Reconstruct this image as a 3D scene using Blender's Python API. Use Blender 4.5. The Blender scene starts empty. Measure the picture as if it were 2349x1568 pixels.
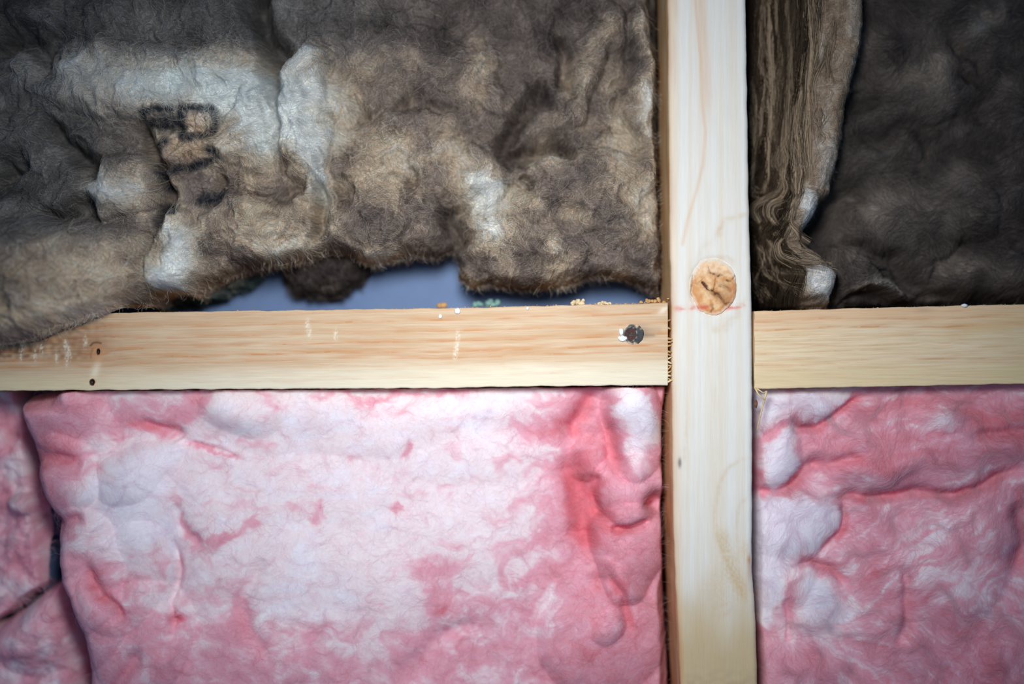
import bpy, math
import numpy as np

# ------------------------------------------------------------------ camera, light, exposure
FPX = 50.0 / 36.0 * 2349.0          # focal length in pixels of the 2349 x 1568 frame
DIST = 0.73                         # camera to the front face of the timber (y = 0)
CU, CV = 1174.5, 784.0
scene = bpy.context.scene
COL = scene.collection

cam_d = bpy.data.cameras.new('camera')
cam_d.lens = 50.0
cam_d.sensor_width = 36.0
cam_d.clip_start = 0.01
cam_d.dof.use_dof = True
cam_d.dof.focus_distance = 0.732
cam_d.dof.aperture_fstop = 2.0
cam = bpy.data.objects.new('camera', cam_d)
cam.location = (0, -DIST, 0)
cam.rotation_euler = (math.radians(90), 0, 0)
COL.objects.link(cam)
scene.camera = cam

world = bpy.data.worlds.new('daylight')
scene.world = world
world.use_nodes = True
bg = world.node_tree.nodes['Background']
bg.inputs[0].default_value = (0.29, 0.54, 0.90, 1)
bg.inputs[1].default_value = 0.22


def area(name, loc, target, size, power, color, spread=180):
    d = bpy.data.lights.new(name, 'AREA')
    d.shape = 'DISK'
    d.size = size
    d.energy = power
    d.color = color
    d.spread = math.radians(spread)
    o = bpy.data.objects.new(name, d)
    o.location = loc
    dx, dy, dz = (target[i] - loc[i] for i in range(3))
    import mathutils
    o.rotation_euler = mathutils.Vector((dx, dy, dz)).to_track_quat('-Z', 'Y').to_euler()
    COL.objects.link(o)
    return o


area('added_vignette_lamp', (-0.02, -0.50, 0.110), (0.0, 0, -0.006), 0.10, 0.69, (0.95, 1.0, 0.99), 83)  # added lamp near the camera; its narrow spread stands in for lens vignetting

scene.view_settings.view_transform = 'Standard'
scene.view_settings.look = 'None'
scene.view_settings.gamma = 1.0
scene.view_settings.use_curve_mapping = False
scene.view_settings.exposure = 0.0
scene.cycles.max_bounces = 6
scene.cycles.transparent_max_bounces = 4
scene.cycles.use_adaptive_sampling = True
scene.cycles.adaptive_threshold = 0.025

rng = np.random.default_rng(7)


# ------------------------------------------------------------------ numeric helpers
def srgb(r, g, b):
    c = np.array([r, g, b], float) / 255.0
    return np.where(c <= 0.04045, c / 12.92, ((c + 0.055) / 1.055) ** 2.4)


_T = np.random.default_rng(3)
_ANG = _T.random((256, 256)) * 2 * np.pi
_GX, _GY = np.cos(_ANG), np.sin(_ANG)


def perlin(x, y, seed=0):
    x = np.asarray(x, float) + seed * 17.31
    y = np.asarray(y, float) + seed * 9.77
    xi = np.floor(x).astype(int)
    yi = np.floor(y).astype(int)
    xf, yf = x - xi, y - yi
    a, b = xi & 255, yi & 255
    a1, b1 = (a + 1) & 255, (b + 1) & 255
    f = lambda p, q, dx, dy: _GX[p, q] * dx + _GY[p, q] * dy
    u = xf * xf * xf * (xf * (xf * 6 - 15) + 10)
    v = yf * yf * yf * (yf * (yf * 6 - 15) + 10)
    n0 = f(a, b, xf, yf) * (1 - u) + f(a1, b, xf - 1, yf) * u
    n1 = f(a, b1, xf, yf - 1) * (1 - u) + f(a1, b1, xf - 1, yf - 1) * u
    return (n0 * (1 - v) + n1 * v) * 1.5


def fbm(x, y, octv=4, seed=0, gain=0.5):
    s, a = 0, 1.0
    for k in range(octv):
        s = s + a * perlin(x * 2 ** k, y * 2 ** k, seed + 5 * k)
        a *= gain
    return s


def ridged(x, y, octv=4, seed=0, gain=0.5):
    s, a = 0, 1.0
    for k in range(octv):
        s = s + a * (1 - 2 * np.abs(perlin(x * 2 ** k, y * 2 ** k, seed + 5 * k)))
        a *= gain
    return s


def warp(U, V, s, a, seed):
    return U + a * fbm(U / s, V / s, 3, seed), V + a * fbm(U / s + 31, V / s + 7, 3, seed + 1)


def sstep(a, b, x):
    t = np.clip((x - a) / (b - a), 0, 1)
    return t * t * (3 - 2 * t)


def mix(a, b, t):
    t = np.asarray(t)[..., None] if np.ndim(a) != np.ndim(t) or np.ndim(t) == 0 else t
    return a * (1 - t) + b * t


def seg_dist(U, V, pts):
    """distance to a polyline and the parameter 0..1 along it"""
    best = np.full(U.shape, 1e9)
    par = np.zeros(U.shape)
    P = np.array(pts, float)
    L = np.hypot(*np.diff(P, axis=0).T)
    acc = np.concatenate([[0], np.cumsum(L)]) / max(L.sum(), 1e-9)
    for i in range(len(P) - 1):
        ax, ay = P[i]
        bx, by = P[i + 1]
        dx, dy = bx - ax, by - ay
        t = np.clip(((U - ax) * dx + (V - ay) * dy) / (dx * dx + dy * dy + 1e-9), 0, 1)
        d = np.hypot(U - ax - t * dx, V - ay - t * dy)
        m = d < best
        best = np.where(m, d, best)
        par = np.where(m, acc[i] + t * (acc[i + 1] - acc[i]), par)
    return best, par


def line(U, V, pts, w, taper=True):
    d, p = seg_dist(U, V, pts)
    g = np.exp(-(d / w) ** 2)
    if taper:
        g = g * np.clip(np.minimum(p, 1 - p) * 6 + 0.15, 0, 1)
    return g


def blob(U, V, cx, cy, rx, ry, ang=0.0, p=2.0):
    a = math.radians(ang)
    x = (U - cx) * math.cos(a) + (V - cy) * math.sin(a)
    y = -(U - cx) * math.sin(a) + (V - cy) * math.cos(a)
    return np.exp(-((x / rx) ** 2 + (y / ry) ** 2) ** (p / 2))


def dome(U, V, cx, cy, rx, ry, ang=0.0, pw=0.75):
    """a round cushion, steep at its rim"""
    a = math.radians(ang)
    x = (U - cx) * math.cos(a) + (V - cy) * math.sin(a)
    y = -(U - cx) * math.sin(a) + (V - cy) * math.cos(a)
    return np.clip(1 - (x / rx) ** 2 - (y / ry) ** 2, 0, 1) ** pw


def poly_sd(U, V, poly):
    """signed distance, positive inside"""
    d, _ = seg_dist(U, V, list(poly) + [poly[0]])
    ins = np.zeros(U.shape, bool)
    P = poly
    j = len(P) - 1
    for i in range(len(P)):
        xi, yi = P[i]
        xj, yj = P[j]
        c = ((yi > V) != (yj > V)) & (U < (xj - xi) * (V - yi) / (yj - yi + 1e-12) + xi)
        ins ^= c
        j = i
    return np.where(ins, d, -d)


def px(u, v, h=0.0, yd=0.0):
    """pixel on the plane y = yd -> world point at height h (metres, towards the camera)"""
    s = (DIST + yd) / FPX
    return np.stack([(u - CU) * s, np.broadcast_to(-np.asarray(h, float), np.shape(u)), (CV - v) * s], -1)


# ------------------------------------------------------------------ object helpers
def tag(o, label=None, cat=None, group=None, kind=None):
    if label: o['label'] = label
    if cat: o['category'] = cat
    if group: o['group'] = group
    if kind: o['kind'] = kind
    return o


def empty(name, loc):
    o = bpy.data.objects.new(name, None)
    o.empty_display_size = 0.02
    o.location = loc
    COL.objects.link(o)
    return o


def mesh_obj(name, verts, faces, mat, parent=None, col=None, smooth=True, origin=None):
    verts = np.asarray(verts, float).reshape(-1, 3)
    off = np.zeros(3)
    if parent is not None:
        p = parent
        while p is not None:
            off = off + np.array(p.location)
            p = p.parent
    if origin is not None:
        off = np.array(origin, float)
    verts = verts - off
    me = bpy.data.meshes.new(name)
    if isinstance(faces, np.ndarray):
        n = faces.shape[1]
        me.vertices.add(len(verts))
        me.vertices.foreach_set('co', verts.astype(np.float32).ravel())
        me.loops.add(faces.size)
        me.loops.foreach_set('vertex_index', faces.astype(np.int32).ravel())
        me.polygons.add(len(faces))
        me.polygons.foreach_set('loop_start', np.arange(0, faces.size, n, dtype=np.int32))
        me.update(calc_edges=True)
        me.validate()
    else:
        me.from_pydata([tuple(v) for v in verts], [], faces)
    me.polygons.foreach_set('use_smooth', np.full(len(me.polygons), smooth))
    if col is not None:
        a = me.attributes.new('col', 'FLOAT_COLOR', 'POINT')
        c = np.ones((len(verts), 4), np.float32)
        c[:, :3] = np.clip(np.asarray(col).reshape(-1, 3), 0, 1)
        a.data.foreach_set('color', c.ravel())
    me.materials.append(mat)
    o = bpy.data.objects.new(name, me)
    COL.objects.link(o)
    if origin is not None:
        o.location = origin
    if parent is not None:
        o.parent = parent
    return o


def hair_obj(name, pts, radius, col, mat, parent):
    """pts (n, k, 3), radius (n, k), col (n, 3)"""
    n, k, _ = pts.shape
    off = np.array(parent.location)
    cu = bpy.data.hair_curves.new(name)
    cu.add_curves([k] * n)
    cu.position_data.foreach_set('vector', (pts - off).astype(np.float32).ravel())
    ra = cu.attributes.get('radius') or cu.attributes.new('radius', 'FLOAT', 'POINT')
    ra.data.foreach_set('value', radius.astype(np.float32).ravel())
    ca = cu.attributes.new('col', 'FLOAT_COLOR', 'CURVE')
    c = np.ones((n, 4), np.float32)
    c[:, :3] = np.clip(col, 0, 1)
    ca.data.foreach_set('color', c.ravel())
    cu.materials.append(mat)
    o = bpy.data.objects.new(name, cu)
    COL.objects.link(o)
    o.parent = parent
    o['kind'] = 'stuff'
    return o


# ------------------------------------------------------------------ materials
def mat_new(name):
    m = bpy.data.materials.new(name)
    m.use_nodes = True
    nt = m.node_tree
    b = nt.nodes['Principled BSDF']
    return m, nt, b


def attr_mat(name, rough=0.9, spec=0.1, noise=0.0, scale=(800, 800, 800), bump=0.0, bscale=(800, 800, 800), sss=0.0, sssr=(1, .4, .4), ssss=0.004, detail=3.0):
    m, nt, b = mat_new(name)
    N, L = nt.nodes, nt.links
    at = N.new('ShaderNodeAttribute')
    at.attribute_name = 'col'
    src = at.outputs['Color']
    tc = N.new('ShaderNodeTexCoord')
    if noise > 0:
        mp = N.new('ShaderNodeMapping')
        mp.inputs['Scale'].default_value = scale
        L.new(tc.outputs['Object'], mp.inputs['Vector'])
        no = N.new('ShaderNodeTexNoise')
        no.inputs['Scale'].default_value = 1.0
        no.inputs['Detail'].default_value = detail
        no.inputs['Roughness'].default_value = 0.6
        L.new(mp.outputs['Vector'], no.inputs['Vector'])
        mr = N.new('ShaderNodeMapRange')
        mr.inputs['From Min'].default_value = 0.25
        mr.inputs['From Max'].default_value = 0.75
        mr.inputs['To Min'].default_value = 1 - noise
        mr.inputs['To Max'].default_value = 1 + noise
        L.new(no.outputs['Fac'], mr.inputs['Value'])
        mx = N.new('ShaderNodeVectorMath')
        mx.operation = 'SCALE'
        L.new(src, mx.inputs[0])
        L.new(mr.outputs['Result'], mx.inputs['Scale'])
        src = mx.outputs['Vector']
    L.new(src, b.inputs['Base Color'])
    b.inputs['Roughness'].default_value = rough
    b.inputs['Specular IOR Level'].default_value = spec
    if sss > 0:
        b.subsurface_method = 'BURLEY'
        b.inputs['Subsurface Weight'].default_value = sss
        b.inputs['Subsurface Radius'].default_value = sssr
        b.inputs['Subsurface Scale'].default_value = ssss
    if bump > 0:
        mp2 = N.new('ShaderNodeMapping')
        mp2.inputs['Scale'].default_value = bscale
        L.new(tc.outputs['Object'], mp2.inputs['Vector'])
        n2 = N.new('ShaderNodeTexNoise')
        n2.inputs['Scale'].default_value = 1.0
        n2.inputs['Detail'].default_value = 4.0
        L.new(mp2.outputs['Vector'], n2.inputs['Vector'])
        bp = N.new('ShaderNodeBump')
        bp.inputs['Strength'].default_value = 1.0
        bp.inputs['Distance'].default_value = bump
        L.new(n2.outputs['Fac'], bp.inputs['Height'])
        L.new(bp.outputs['Normal'], b.inputs['Normal'])
    return m


def hair_mat(name, transl=0.35):
    m = bpy.data.materials.new(name)
    m.use_nodes = True
    nt = m.node_tree
    nt.nodes.clear()
    N, L = nt.nodes, nt.links
    at = N.new('ShaderNodeAttribute')
    at.attribute_name = 'col'
    d = N.new('ShaderNodeBsdfDiffuse')
    t = N.new('ShaderNodeBsdfTranslucent')
    mx = N.new('ShaderNodeMixShader')
    mx.inputs[0].default_value = transl
    out = N.new('ShaderNodeOutputMaterial')
    L.new(at.outputs['Color'], d.inputs['Color'])
    L.new(at.outputs['Color'], t.inputs['Color'])
    L.new(d.outputs[0], mx.inputs[1])
    L.new(t.outputs[0], mx.inputs[2])
    L.new(mx.outputs[0], out.inputs['Surface'])
    return m


def plain_mat(name, color, rough=0.8, spec=0.2, metal=0.0, noise=0.2, scale=400.0):
    m, nt, b = mat_new(name)
    N, L = nt.nodes, nt.links
    tc = N.new('ShaderNodeTexCoord')
    no = N.new('ShaderNodeTexNoise')
    no.inputs['Scale'].default_value = scale
    no.inputs['Detail'].default_value = 4
    L.new(tc.outputs['Object'], no.inputs['Vector'])
    r = N.new('ShaderNodeValToRGB')
    c = np.array(color)
    r.color_ramp.elements[0].position = 0.3
    r.color_ramp.elements[1].position = 0.7
    r.color_ramp.elements[0].color = (*np.clip(c * (1 - noise), 0, 1), 1)
    r.color_ramp.elements[1].color = (*np.clip(c * (1 + noise), 0, 1), 1)
    L.new(no.outputs['Fac'], r.inputs['Fac'])
    L.new(r.outputs['Color'], b.inputs['Base Color'])
    b.inputs['Roughness'].default_value = rough
    b.inputs['Specular IOR Level'].default_value = spec
    b.inputs['Metallic'].default_value = metal
    return m


M_WOOD_V = attr_mat('pine_upright_grain', 0.65, 0.25, 0.05, (1400, 1400, 60), 0.00006, (1500, 1500, 120))
M_WOOD_H = attr_mat('pine_level_grain', 0.65, 0.25, 0.08, (50, 1400, 1400), 0.00008, (110, 1500, 1500))
M_KNOT = attr_mat('knot_wood', 0.5, 0.35, 0.10, (700, 700, 700), 0.0001, (900, 900, 900))
M_BROWN = attr_mat('brown_wool', 0.95, 0.05, 0.35, (900, 900, 900), 0.0006, (700, 700, 700))
M_PINK = attr_mat('pink_glass_wool', 0.95, 0.05, 0.05, (500, 500, 500), 0.0003, (500, 500, 500), 0.8, (1.0, .5, .55), 0.008)
M_BHAIR = hair_mat('brown_fibre', 0.3)
M_PHAIR = hair_mat('pink_fibre', 0.4)
M_WRAP = plain_mat('blue_wall_wrap', (0.15, 0.23, 0.44), 0.55, 0.3, 0, 0.06, 60)
M_SAW = plain_mat('sawdust', srgb(206, 160, 110), 0.9, 0.1, 0, 0.35, 900)
M_CRUMB = plain_mat('pale_wood_crumb', srgb(222, 196, 160), 0.9, 0.1, 0, 0.25, 900)
M_WHITE = plain_mat('white_chip', srgb(236, 236, 240), 0.8, 0.2, 0, 0.08, 900)
M_GREEN = plain_mat('grey_green_crumb', srgb(130, 165, 160), 0.9, 0.1, 0, 0.3, 500)
M_NAIL = plain_mat('weathered_steel', (0.22, 0.20, 0.19), 0.45, 0.5, 0.8, 0.6, 900)
M_DARKHOLE = plain_mat('dark_pocket', (0.012, 0.014, 0.02), 0.9, 0.05, 0, 0.3, 900)
M_STRAW = plain_mat('dry_straw', srgb(226, 196, 150), 0.7, 0.2, 0, 0.2, 400)
M_HUSK = plain_mat('brown_husk', srgb(120, 80, 60), 0.7, 0.2, 0, 0.3, 600)

# ------------------------------------------------------------------ setting: the sheet behind the frame
WALL_Y = 0.094


def build_wrap():
    n = 60
    xs = np.linspace(-0.55, 0.55, n)
    zs = np.linspace(-0.42, 0.42, n)
    X, Z = np.meshgrid(xs, zs)
    Y = WALL_Y + 0.0015 * perlin(X * 14, Z * 14, 2)
    v = np.stack([X, Y, Z], -1).reshape(-1, 3)
    back = v.copy()
    back[:, 1] = WALL_Y + 0.012
    i = np.arange(n * n).reshape(n, n)
    f = np.stack([i[:-1, :-1], i[:-1, 1:], i[1:, 1:], i[1:, :-1]], -1).reshape(-1, 4)
    m = n * n
    fb = f[:, ::-1] + m
    rim = np.concatenate([i[0, :], i[1:, -1], i[-1, -2::-1], i[-2:0:-1, 0]])
    r2 = np.roll(rim, -1)
    fr = np.stack([rim, r2, r2 + m, rim + m], -1)[:, ::-1]
    o = mesh_obj('wall_back', np.concatenate([v, back]), np.concatenate([f, fb, fr]), M_WRAP)
    tag(o, 'slate blue building wrap stretched behind the timber frame', None, None, 'structure')


build_wrap()

# ------------------------------------------------------------------ timber
EXT_L, EXT_R, EXT_T, EXT_B = -330, 2680, -270, 1840
STUD_L = [(EXT_T, 1527), (0, 1532), (500, 1536), (700, 1540), (900, 1542), (1050, 1543), (1200, 1545), (1400, 1553), (1568, 1562), (EXT_B, 1574)]
STUD_R = [(EXT_T, 1707), (0, 1712), (500, 1720), (700, 1726), (900, 1727), (1150, 1727), (1300, 1726), (1400, 1734), (1568, 1739), (EXT_B, 1748)]
LN_T = [(EXT_L, 742), (0, 727), (300, 716), (700, 711), (1000, 707), (1535, 694)]
LN_B = [(EXT_L, 900), (0, 896), (400, 893), (700, 891), (1000, 890), (1200, 886), (1535, 883)]
RN_T = [(1728, 713), (2000, 706), (2349, 697), (EXT_R, 689)]
RN_B = [(1730, 892), (2000, 887), (2349, 880), (EXT_R, 875)]


def ip(tab, x):
    a = np.array(tab, float)
    return np.interp(x, a[:, 0], a[:, 1])


def timber(name, parent, along, lo, hi, depth, mat, colf, vertical, yf=0.0, step=2.4, arris=5.0, wob=0.4, dents=()):
    """a sawn board: front grid with eased arrises and sides running back"""
    t = np.arange(along[0], along[1] + step, step)
    t[-1] = along[1]
    nW = 76
    # cross-section: (fraction across, inset px, depth px back)
    w = np.linspace(0, 1, nW)
    ar = arris
    dep = depth * FPX / DIST
    side = np.concatenate([[dep, dep * 0.5, dep * 0.25, dep * 0.12, dep * 0.065, ar * 1.5], []])
    cs = [(0.0, 0.0, d) for d in side]
    for k in range(5):
        a = math.pi / 2 * k / 5
        cs.append((0.0, ar * (1 - math.cos(a)), ar * (1 - math.sin(a))))
    for x in w:
        cs.append((x, None, 0.0))
    for k in range(4, -1, -1):
        a = math.pi / 2 * k / 5
        cs.append((1.0, -ar * (1 - math.cos(a)), ar * (1 - math.sin(a))))
    cs += [(1.0, 0.0, d) for d in side[::-1]]
    fr = np.array([c[0] for c in cs])
    isf = np.array([c[1] is None for c in cs])
    ins = np.array([0.0 if c[1] is None else c[1] for c in cs])
    dp = np.array([c[2] for c in cs])
    A, B = lo(t)[:, None], hi(t)[:, None]
    fa, fb = A + ar, B - ar
    cross = np.where(isf[None, :], fa + (fb - fa) * fr[None, :], np.where(fr[None, :] < 0.5, A, B) + ins[None, :])
    T = np.broadcast_to(t[:, None], cross.shape)
    cross = cross + wob * perlin(T / 40.0, fr[None, :] * 1.5 + 0 * T, 11) + wob * 0.2 * perlin(T / 9.0, fr[None, :] * 3 + 0 * T, 12)
    U, V = (cross, T) if vertical else (T, cross)
    hgt = -dp[None, :] * DIST / FPX - yf + 0.00015 * perlin(U / 60, V / 60, 8)
    for dx, dy, drx, dry in dents:
        hgt = hgt - 0.004 * blob(U, V, dx, dy, drx, dry, 0, 8) * (dp[None, :] < 1)
    P = px(U, V, hgt)
    col = colf(U, V, np.broadcast_to(isf[None, :], U.shape), np.broadcast_to(dp[None, :], U.shape))
    n, m = U.shape
    i = np.arange(n * m).reshape(n, m)
    f = np.stack([i[:-1, :-1], i[1:, :-1], i[1:, 1:], i[:-1, 1:]], -1).reshape(-1, 4)
    if not vertical:
        f = f[:, ::-1]
    verts = P.reshape(-1, 3)
    cl = col.reshape(-1, 3)
    faces = [tuple(int(k) for k in q) for q in []]
    # close the back and the two ends with quads
    back = np.stack([i[:-1, 0], i[:-1, -1], i[1:, -1], i[1:, 0]], -1)
    if not vertical:
        back = back[:, ::-1]
    h = m // 2
    ends = []
    for r, s in ((0, 1), (n - 1, -1)):
        a = i[r, :h]
        b = i[r, ::-1][:h]
        q = np.stack([a[:-1], a[1:], b[1:], b[:-1]], -1)
        q = np.concatenate([q, np.array([[a[-1], i[r, h], b[-1], b[-1]]])[:, :4]]) if False else q
        ends.append(q[:, ::(s if vertical else -s)])
    F = np.concatenate([f, back] + ends)
    return mesh_obj(name, verts, F, mat, parent, cl)


# colours of the wood
W_CREAM = srgb(230, 224, 219)
W_PALE = srgb(238, 214, 178)
W_ORANGE = srgb(204, 168, 134)
W_LINE = srgb(205, 135, 85)
W_TAN = srgb(206, 168, 118)
W_DIRT = srgb(118, 78, 58)


def lerp(c, d, t):
    return c * (1 - t[..., None]) + d * t[..., None]


def stud_col(U, V, isf, dp):
    c = np.broadcast_to(W_CREAM, U.shape + (3,)).copy()
    g = perlin(U / 7.0, V / 700.0, 1) * 0.5 + perlin(U / 18.0, V / 1200.0, 2)
    c = lerp(c, srgb(226, 203, 176), np.clip(0.2 + 0.4 * g, 0, 0.45))
    tan = W_TAN
    org = srgb(222, 160, 105)
    # a long growth line wandering down the upper half
    A = [(1590, -270), (1595, 0), (1600, 60), (1608, 140), (1612, 250), (1618, 300), (1612, 380), (1597, 440), (1577, 505), (1566, 560)]
    c = lerp(c, org, 0.34 * line(U, V, A, 4.5, False))
    A2 = [(x + 13, y) for x, y in A[:6]]
    c = lerp(c, org, 0.28 * line(U, V, A2, 12))
    c = lerp(c, org, 0.3 * line(U, V, [(1549, -200), (1552, 60)], 2))
    for pts, w, s in [([(1722, 488), (1692, 497), (1662, 503), (1652, 522), (1640, 548)], 5, .45), ([(1650, 515), (1654, 545)], 5, .3),
                      ([(1640, 545), (1620, 560), (1606, 580), (1598, 610)], 6, .25),
                      ([(1598, 640), (1604, 605), (1640, 590), (1672, 594), (1690, 620)], 4, .3),
                      ([(1642, 586), (1668, 588), (1690, 603)], 3, .25),
                      ([(1590, 700), (1578, 640), (1590, 590)], 6, .18),
                      ([(1705, 715), (1690, 722), (1675, 735), (1664, 752), (1640, 757), (1628, 745)], 7, .4),
                      ([(1712, 680), (1700, 700), (1688, 712)], 4, .3),
                      # the cathedral figure further down
                      ([(1729, 1046), (1695, 1056), (1668, 1075), (1651, 1108), (1641, 1160), (1640, 1200), (1648, 1240), (1662, 1275), (1676, 1310), (1700, 1355), (1728, 1400)], 4, .45),
                      ([(1729, 1132), (1705, 1148), (1692, 1168), (1689, 1205), (1692, 1260)], 4, .35),
                      ([(1690, 1250), (1692, 1300), (1700, 1330), (1726, 1362)], 5, .35),
                      ([(1575, 900), (1572, 1000), (1570, 1080)], 4, .28), ([(1640, 880), (1641, 935), (1643, 950)], 4, .2),
                      ([(1630, 1395), (1650, 1392), (1672, 1382)], 4, .4), ([(1628, 1408), (1650, 1414), (1672, 1404), (1682, 1385)], 4, .35),
                      ([(1546, 1300), (1550, 1420), (1562, 1600)], 5, .3)]:
        c = lerp(c, tan * np.array([1, .93, .85]), .62 * s * line(U, V, pts, w * 1.35) * np.clip(.8 + .7 * perlin(U / 12, V / 12, 15), .3, 1))
    # resin stains below the middle, with speckle
    sp = np.clip(0.55 + 0.8 * perlin(U / 5.0, V / 7.0, 4), 0, 1)
    st = 0.55 * line(U, V, [(1650, 1205), (1668, 1260), (1680, 1310), (1716, 1385)], 16) + 0.35 * blob(U, V, 1650, 1350, 45, 55) + 0.4 * blob(U, V, 1708, 1262, 14, 26)
    c = lerp(c, srgb(205, 165, 105), np.clip(st, 0, 1) * (0.45 + 0.55 * sp))
    c = lerp(c, srgb(200, 120, 50), 0.8 * blob(U, V, 1718, 1284, 4, 11))
    c = lerp(c, srgb(195, 150, 115), 0.5 * blob(U, V, 1718, 1310, 7, 34))
    low = sstep(1290, 1500, V + 40 * perlin(U / 60, V / 90, 9))
    c = lerp(c, srgb(204, 176, 134), 0.9 * low)
    c = lerp(c, srgb(150, 120, 85), 0.5 * sstep(1500, 1640, V) * np.clip(.5 + perlin(U / 20, V / 14, 6), 0, 1))
    # dark speck, chalk line
    c = lerp(c, srgb(80, 85, 105), 0.85 * blob(U, V, 1559, 1061, 4.5, 12, 0, 3))
    ch = line(U, V, [(1546, 707), (1560, 708), (1600, 706), (1660, 706), (1706, 703)], 5.5, False) * (U < 1712)
    ch = ch * np.clip(0.35 + 1.1 * perlin(U / 16.0, V / 9.0, 13), 0.12, 0.85)
    ch = np.maximum(ch, 0.65 * blob(U, V, 1553, 707, 9, 6))
    c = lerp(c, srgb(226, 110, 92), ch)
    sidec = lerp(np.broadcast_to(srgb(232, 196, 152), U.shape + (3,)), srgb(212, 158, 108), np.clip(.5 + perlin(V / 160., dp / 20., 3), 0, 1))
    s = (~isf) | (dp > 0.5)
    k = np.where(s, np.where(dp > 8, 1.0, 0.5), 0.0)
    k = np.maximum(k, 0.5 * (1 - sstep(1540, 1560, U - .014 * np.clip(V - 500, 0, 2000))))
    k = k * (U < 1650)
    c = lerp(c, sidec, k)
    return c


KN = [(222, 800), (212, 876)]


def nog_l_col(U, V, isf, dp):
    top, bot = ip(LN_T, U), ip(LN_B, U)
    w = (V - top) / (bot - top) * 182.0
    # grain bends round the two little knots
    bend = 0
    for kx, ky, s in ((222, 800, 16), (212, 876, -10)):
        bend = bend + s * blob(U, V, kx, ky, 46, 30) * np.sign(V - ky + 0.01) * np.clip(np.abs(V - ky) / 14, 0, 1)
    ww = w - bend + 5 * perlin(U / 420.0, w / 70.0, 21) + 1.6 * perlin(U / 90.0, w / 40.0, 22) + 0.012 * (U - 800)
    c = np.broadcast_to(W_ORANGE, U.shape + (3,)).copy()
    fine = perlin(U / 160.0, w / 2.6, 23)
    c = lerp(c, srgb(217, 190, 162), np.clip(.4 + .7 * fine + .5 * perlin(U / 300., w / 22., 24), 0, 0.9))
    pale = sstep(112, 158, ww + 4 * perlin(U / 200., w / 15., 25))
    c = lerp(c, srgb(234, 222, 200), 0.8 * pale)
    brk = np.clip(.62 + .9 * perlin(U / 70.0, w / 10.0, 26), 0, 1)
    for pos, s in ((6, .35), (29, .75), (54, .7), (79, .8), (101, .85), (115, .6), (133, .22), (146, .15), (160, .2)):
        d = ww - pos
        edge = np.where(d < 0, np.exp(-(d / 9.0) ** 2) * 0.55, np.exp(-(d / 2.0) ** 2))
        c = lerp(c, srgb(200, 130, 78), np.clip(1.25 * edge * s * brk, 0, 1))
    # dirt and rub marks at the left
    dirt = sstep(330, 60, U) * sstep(0, 60, w + 30) * (1 - sstep(88, 118, w + 12 * perlin(U / 50, V / 30, 3)))
    c = lerp(c, W_DIRT, np.clip(dirt * (0.45 + 0.6 * perlin(U / 14.0, V / 10.0, 5)), 0, 0.75))
    c = lerp(c, srgb(150, 95, 60), 0.45 * blob(U, V, 190, 790, 70, 40))
    c = lerp(c, srgb(226, 200, 150), 0.55 * pale * sstep(500, 100, U))
    for i, (a, b) in enumerate([(155, 800), (160, 812), (150, 790), (153, 826), (196, 784), (95, 800), (80, 815), (48, 812), (52, 790), (130, 820), (710, 762), (705, 745), (1048, 795), (1044, 812), (770, 768), (1050, 770)]):
        sc = np.clip(blob(U, V, a, b, 4, 12) * (0.6 + 1.5 * perlin(U / 4.0, V / 5.0, 30 + i)), 0, .8)
        c = lerp(c, srgb(236, 224, 205), sc)
    # knots
    c = lerp(c, srgb(60, 45, 45), .9 * line(U, V, [(208, 792), (214, 786), (224, 785), (231, 787)], 2.6, False))
    c = lerp(c, srgb(214, 150, 100), .5 * blob(U, V, 222, 810, 16, 22))
    c = lerp(c, srgb(150, 105, 75), .6 * line(U, V, [(213, 797), (208, 812), (209, 824)], 2.5))
    c = lerp(c, srgb(250, 234, 208), .7 * blob(U, V, 219, 850, 9, 20, 20))
    # stain trailing from the nail towards the end grain
    c = lerp(c, srgb(96, 88, 86), .75 * blob(U, V, 1466, 762, 26, 15, 0) * (U > 1440))
    c = lerp(c, srgb(120, 105, 90), .6 * line(U, V, [(1466, 769), (1505, 769)], 3))
    c = lerp(c, srgb(176, 140, 104), .5 * line(U, V, [(1470, 758), (1520, 757)], 9))
    c = lerp(c, srgb(245, 232, 215), .7 * blob(U, V, 1522, 711, 12, 6, -30))
    # sawn edges are rougher and browner
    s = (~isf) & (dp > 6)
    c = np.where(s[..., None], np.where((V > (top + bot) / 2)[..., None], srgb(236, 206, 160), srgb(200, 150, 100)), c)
    return c


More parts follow.
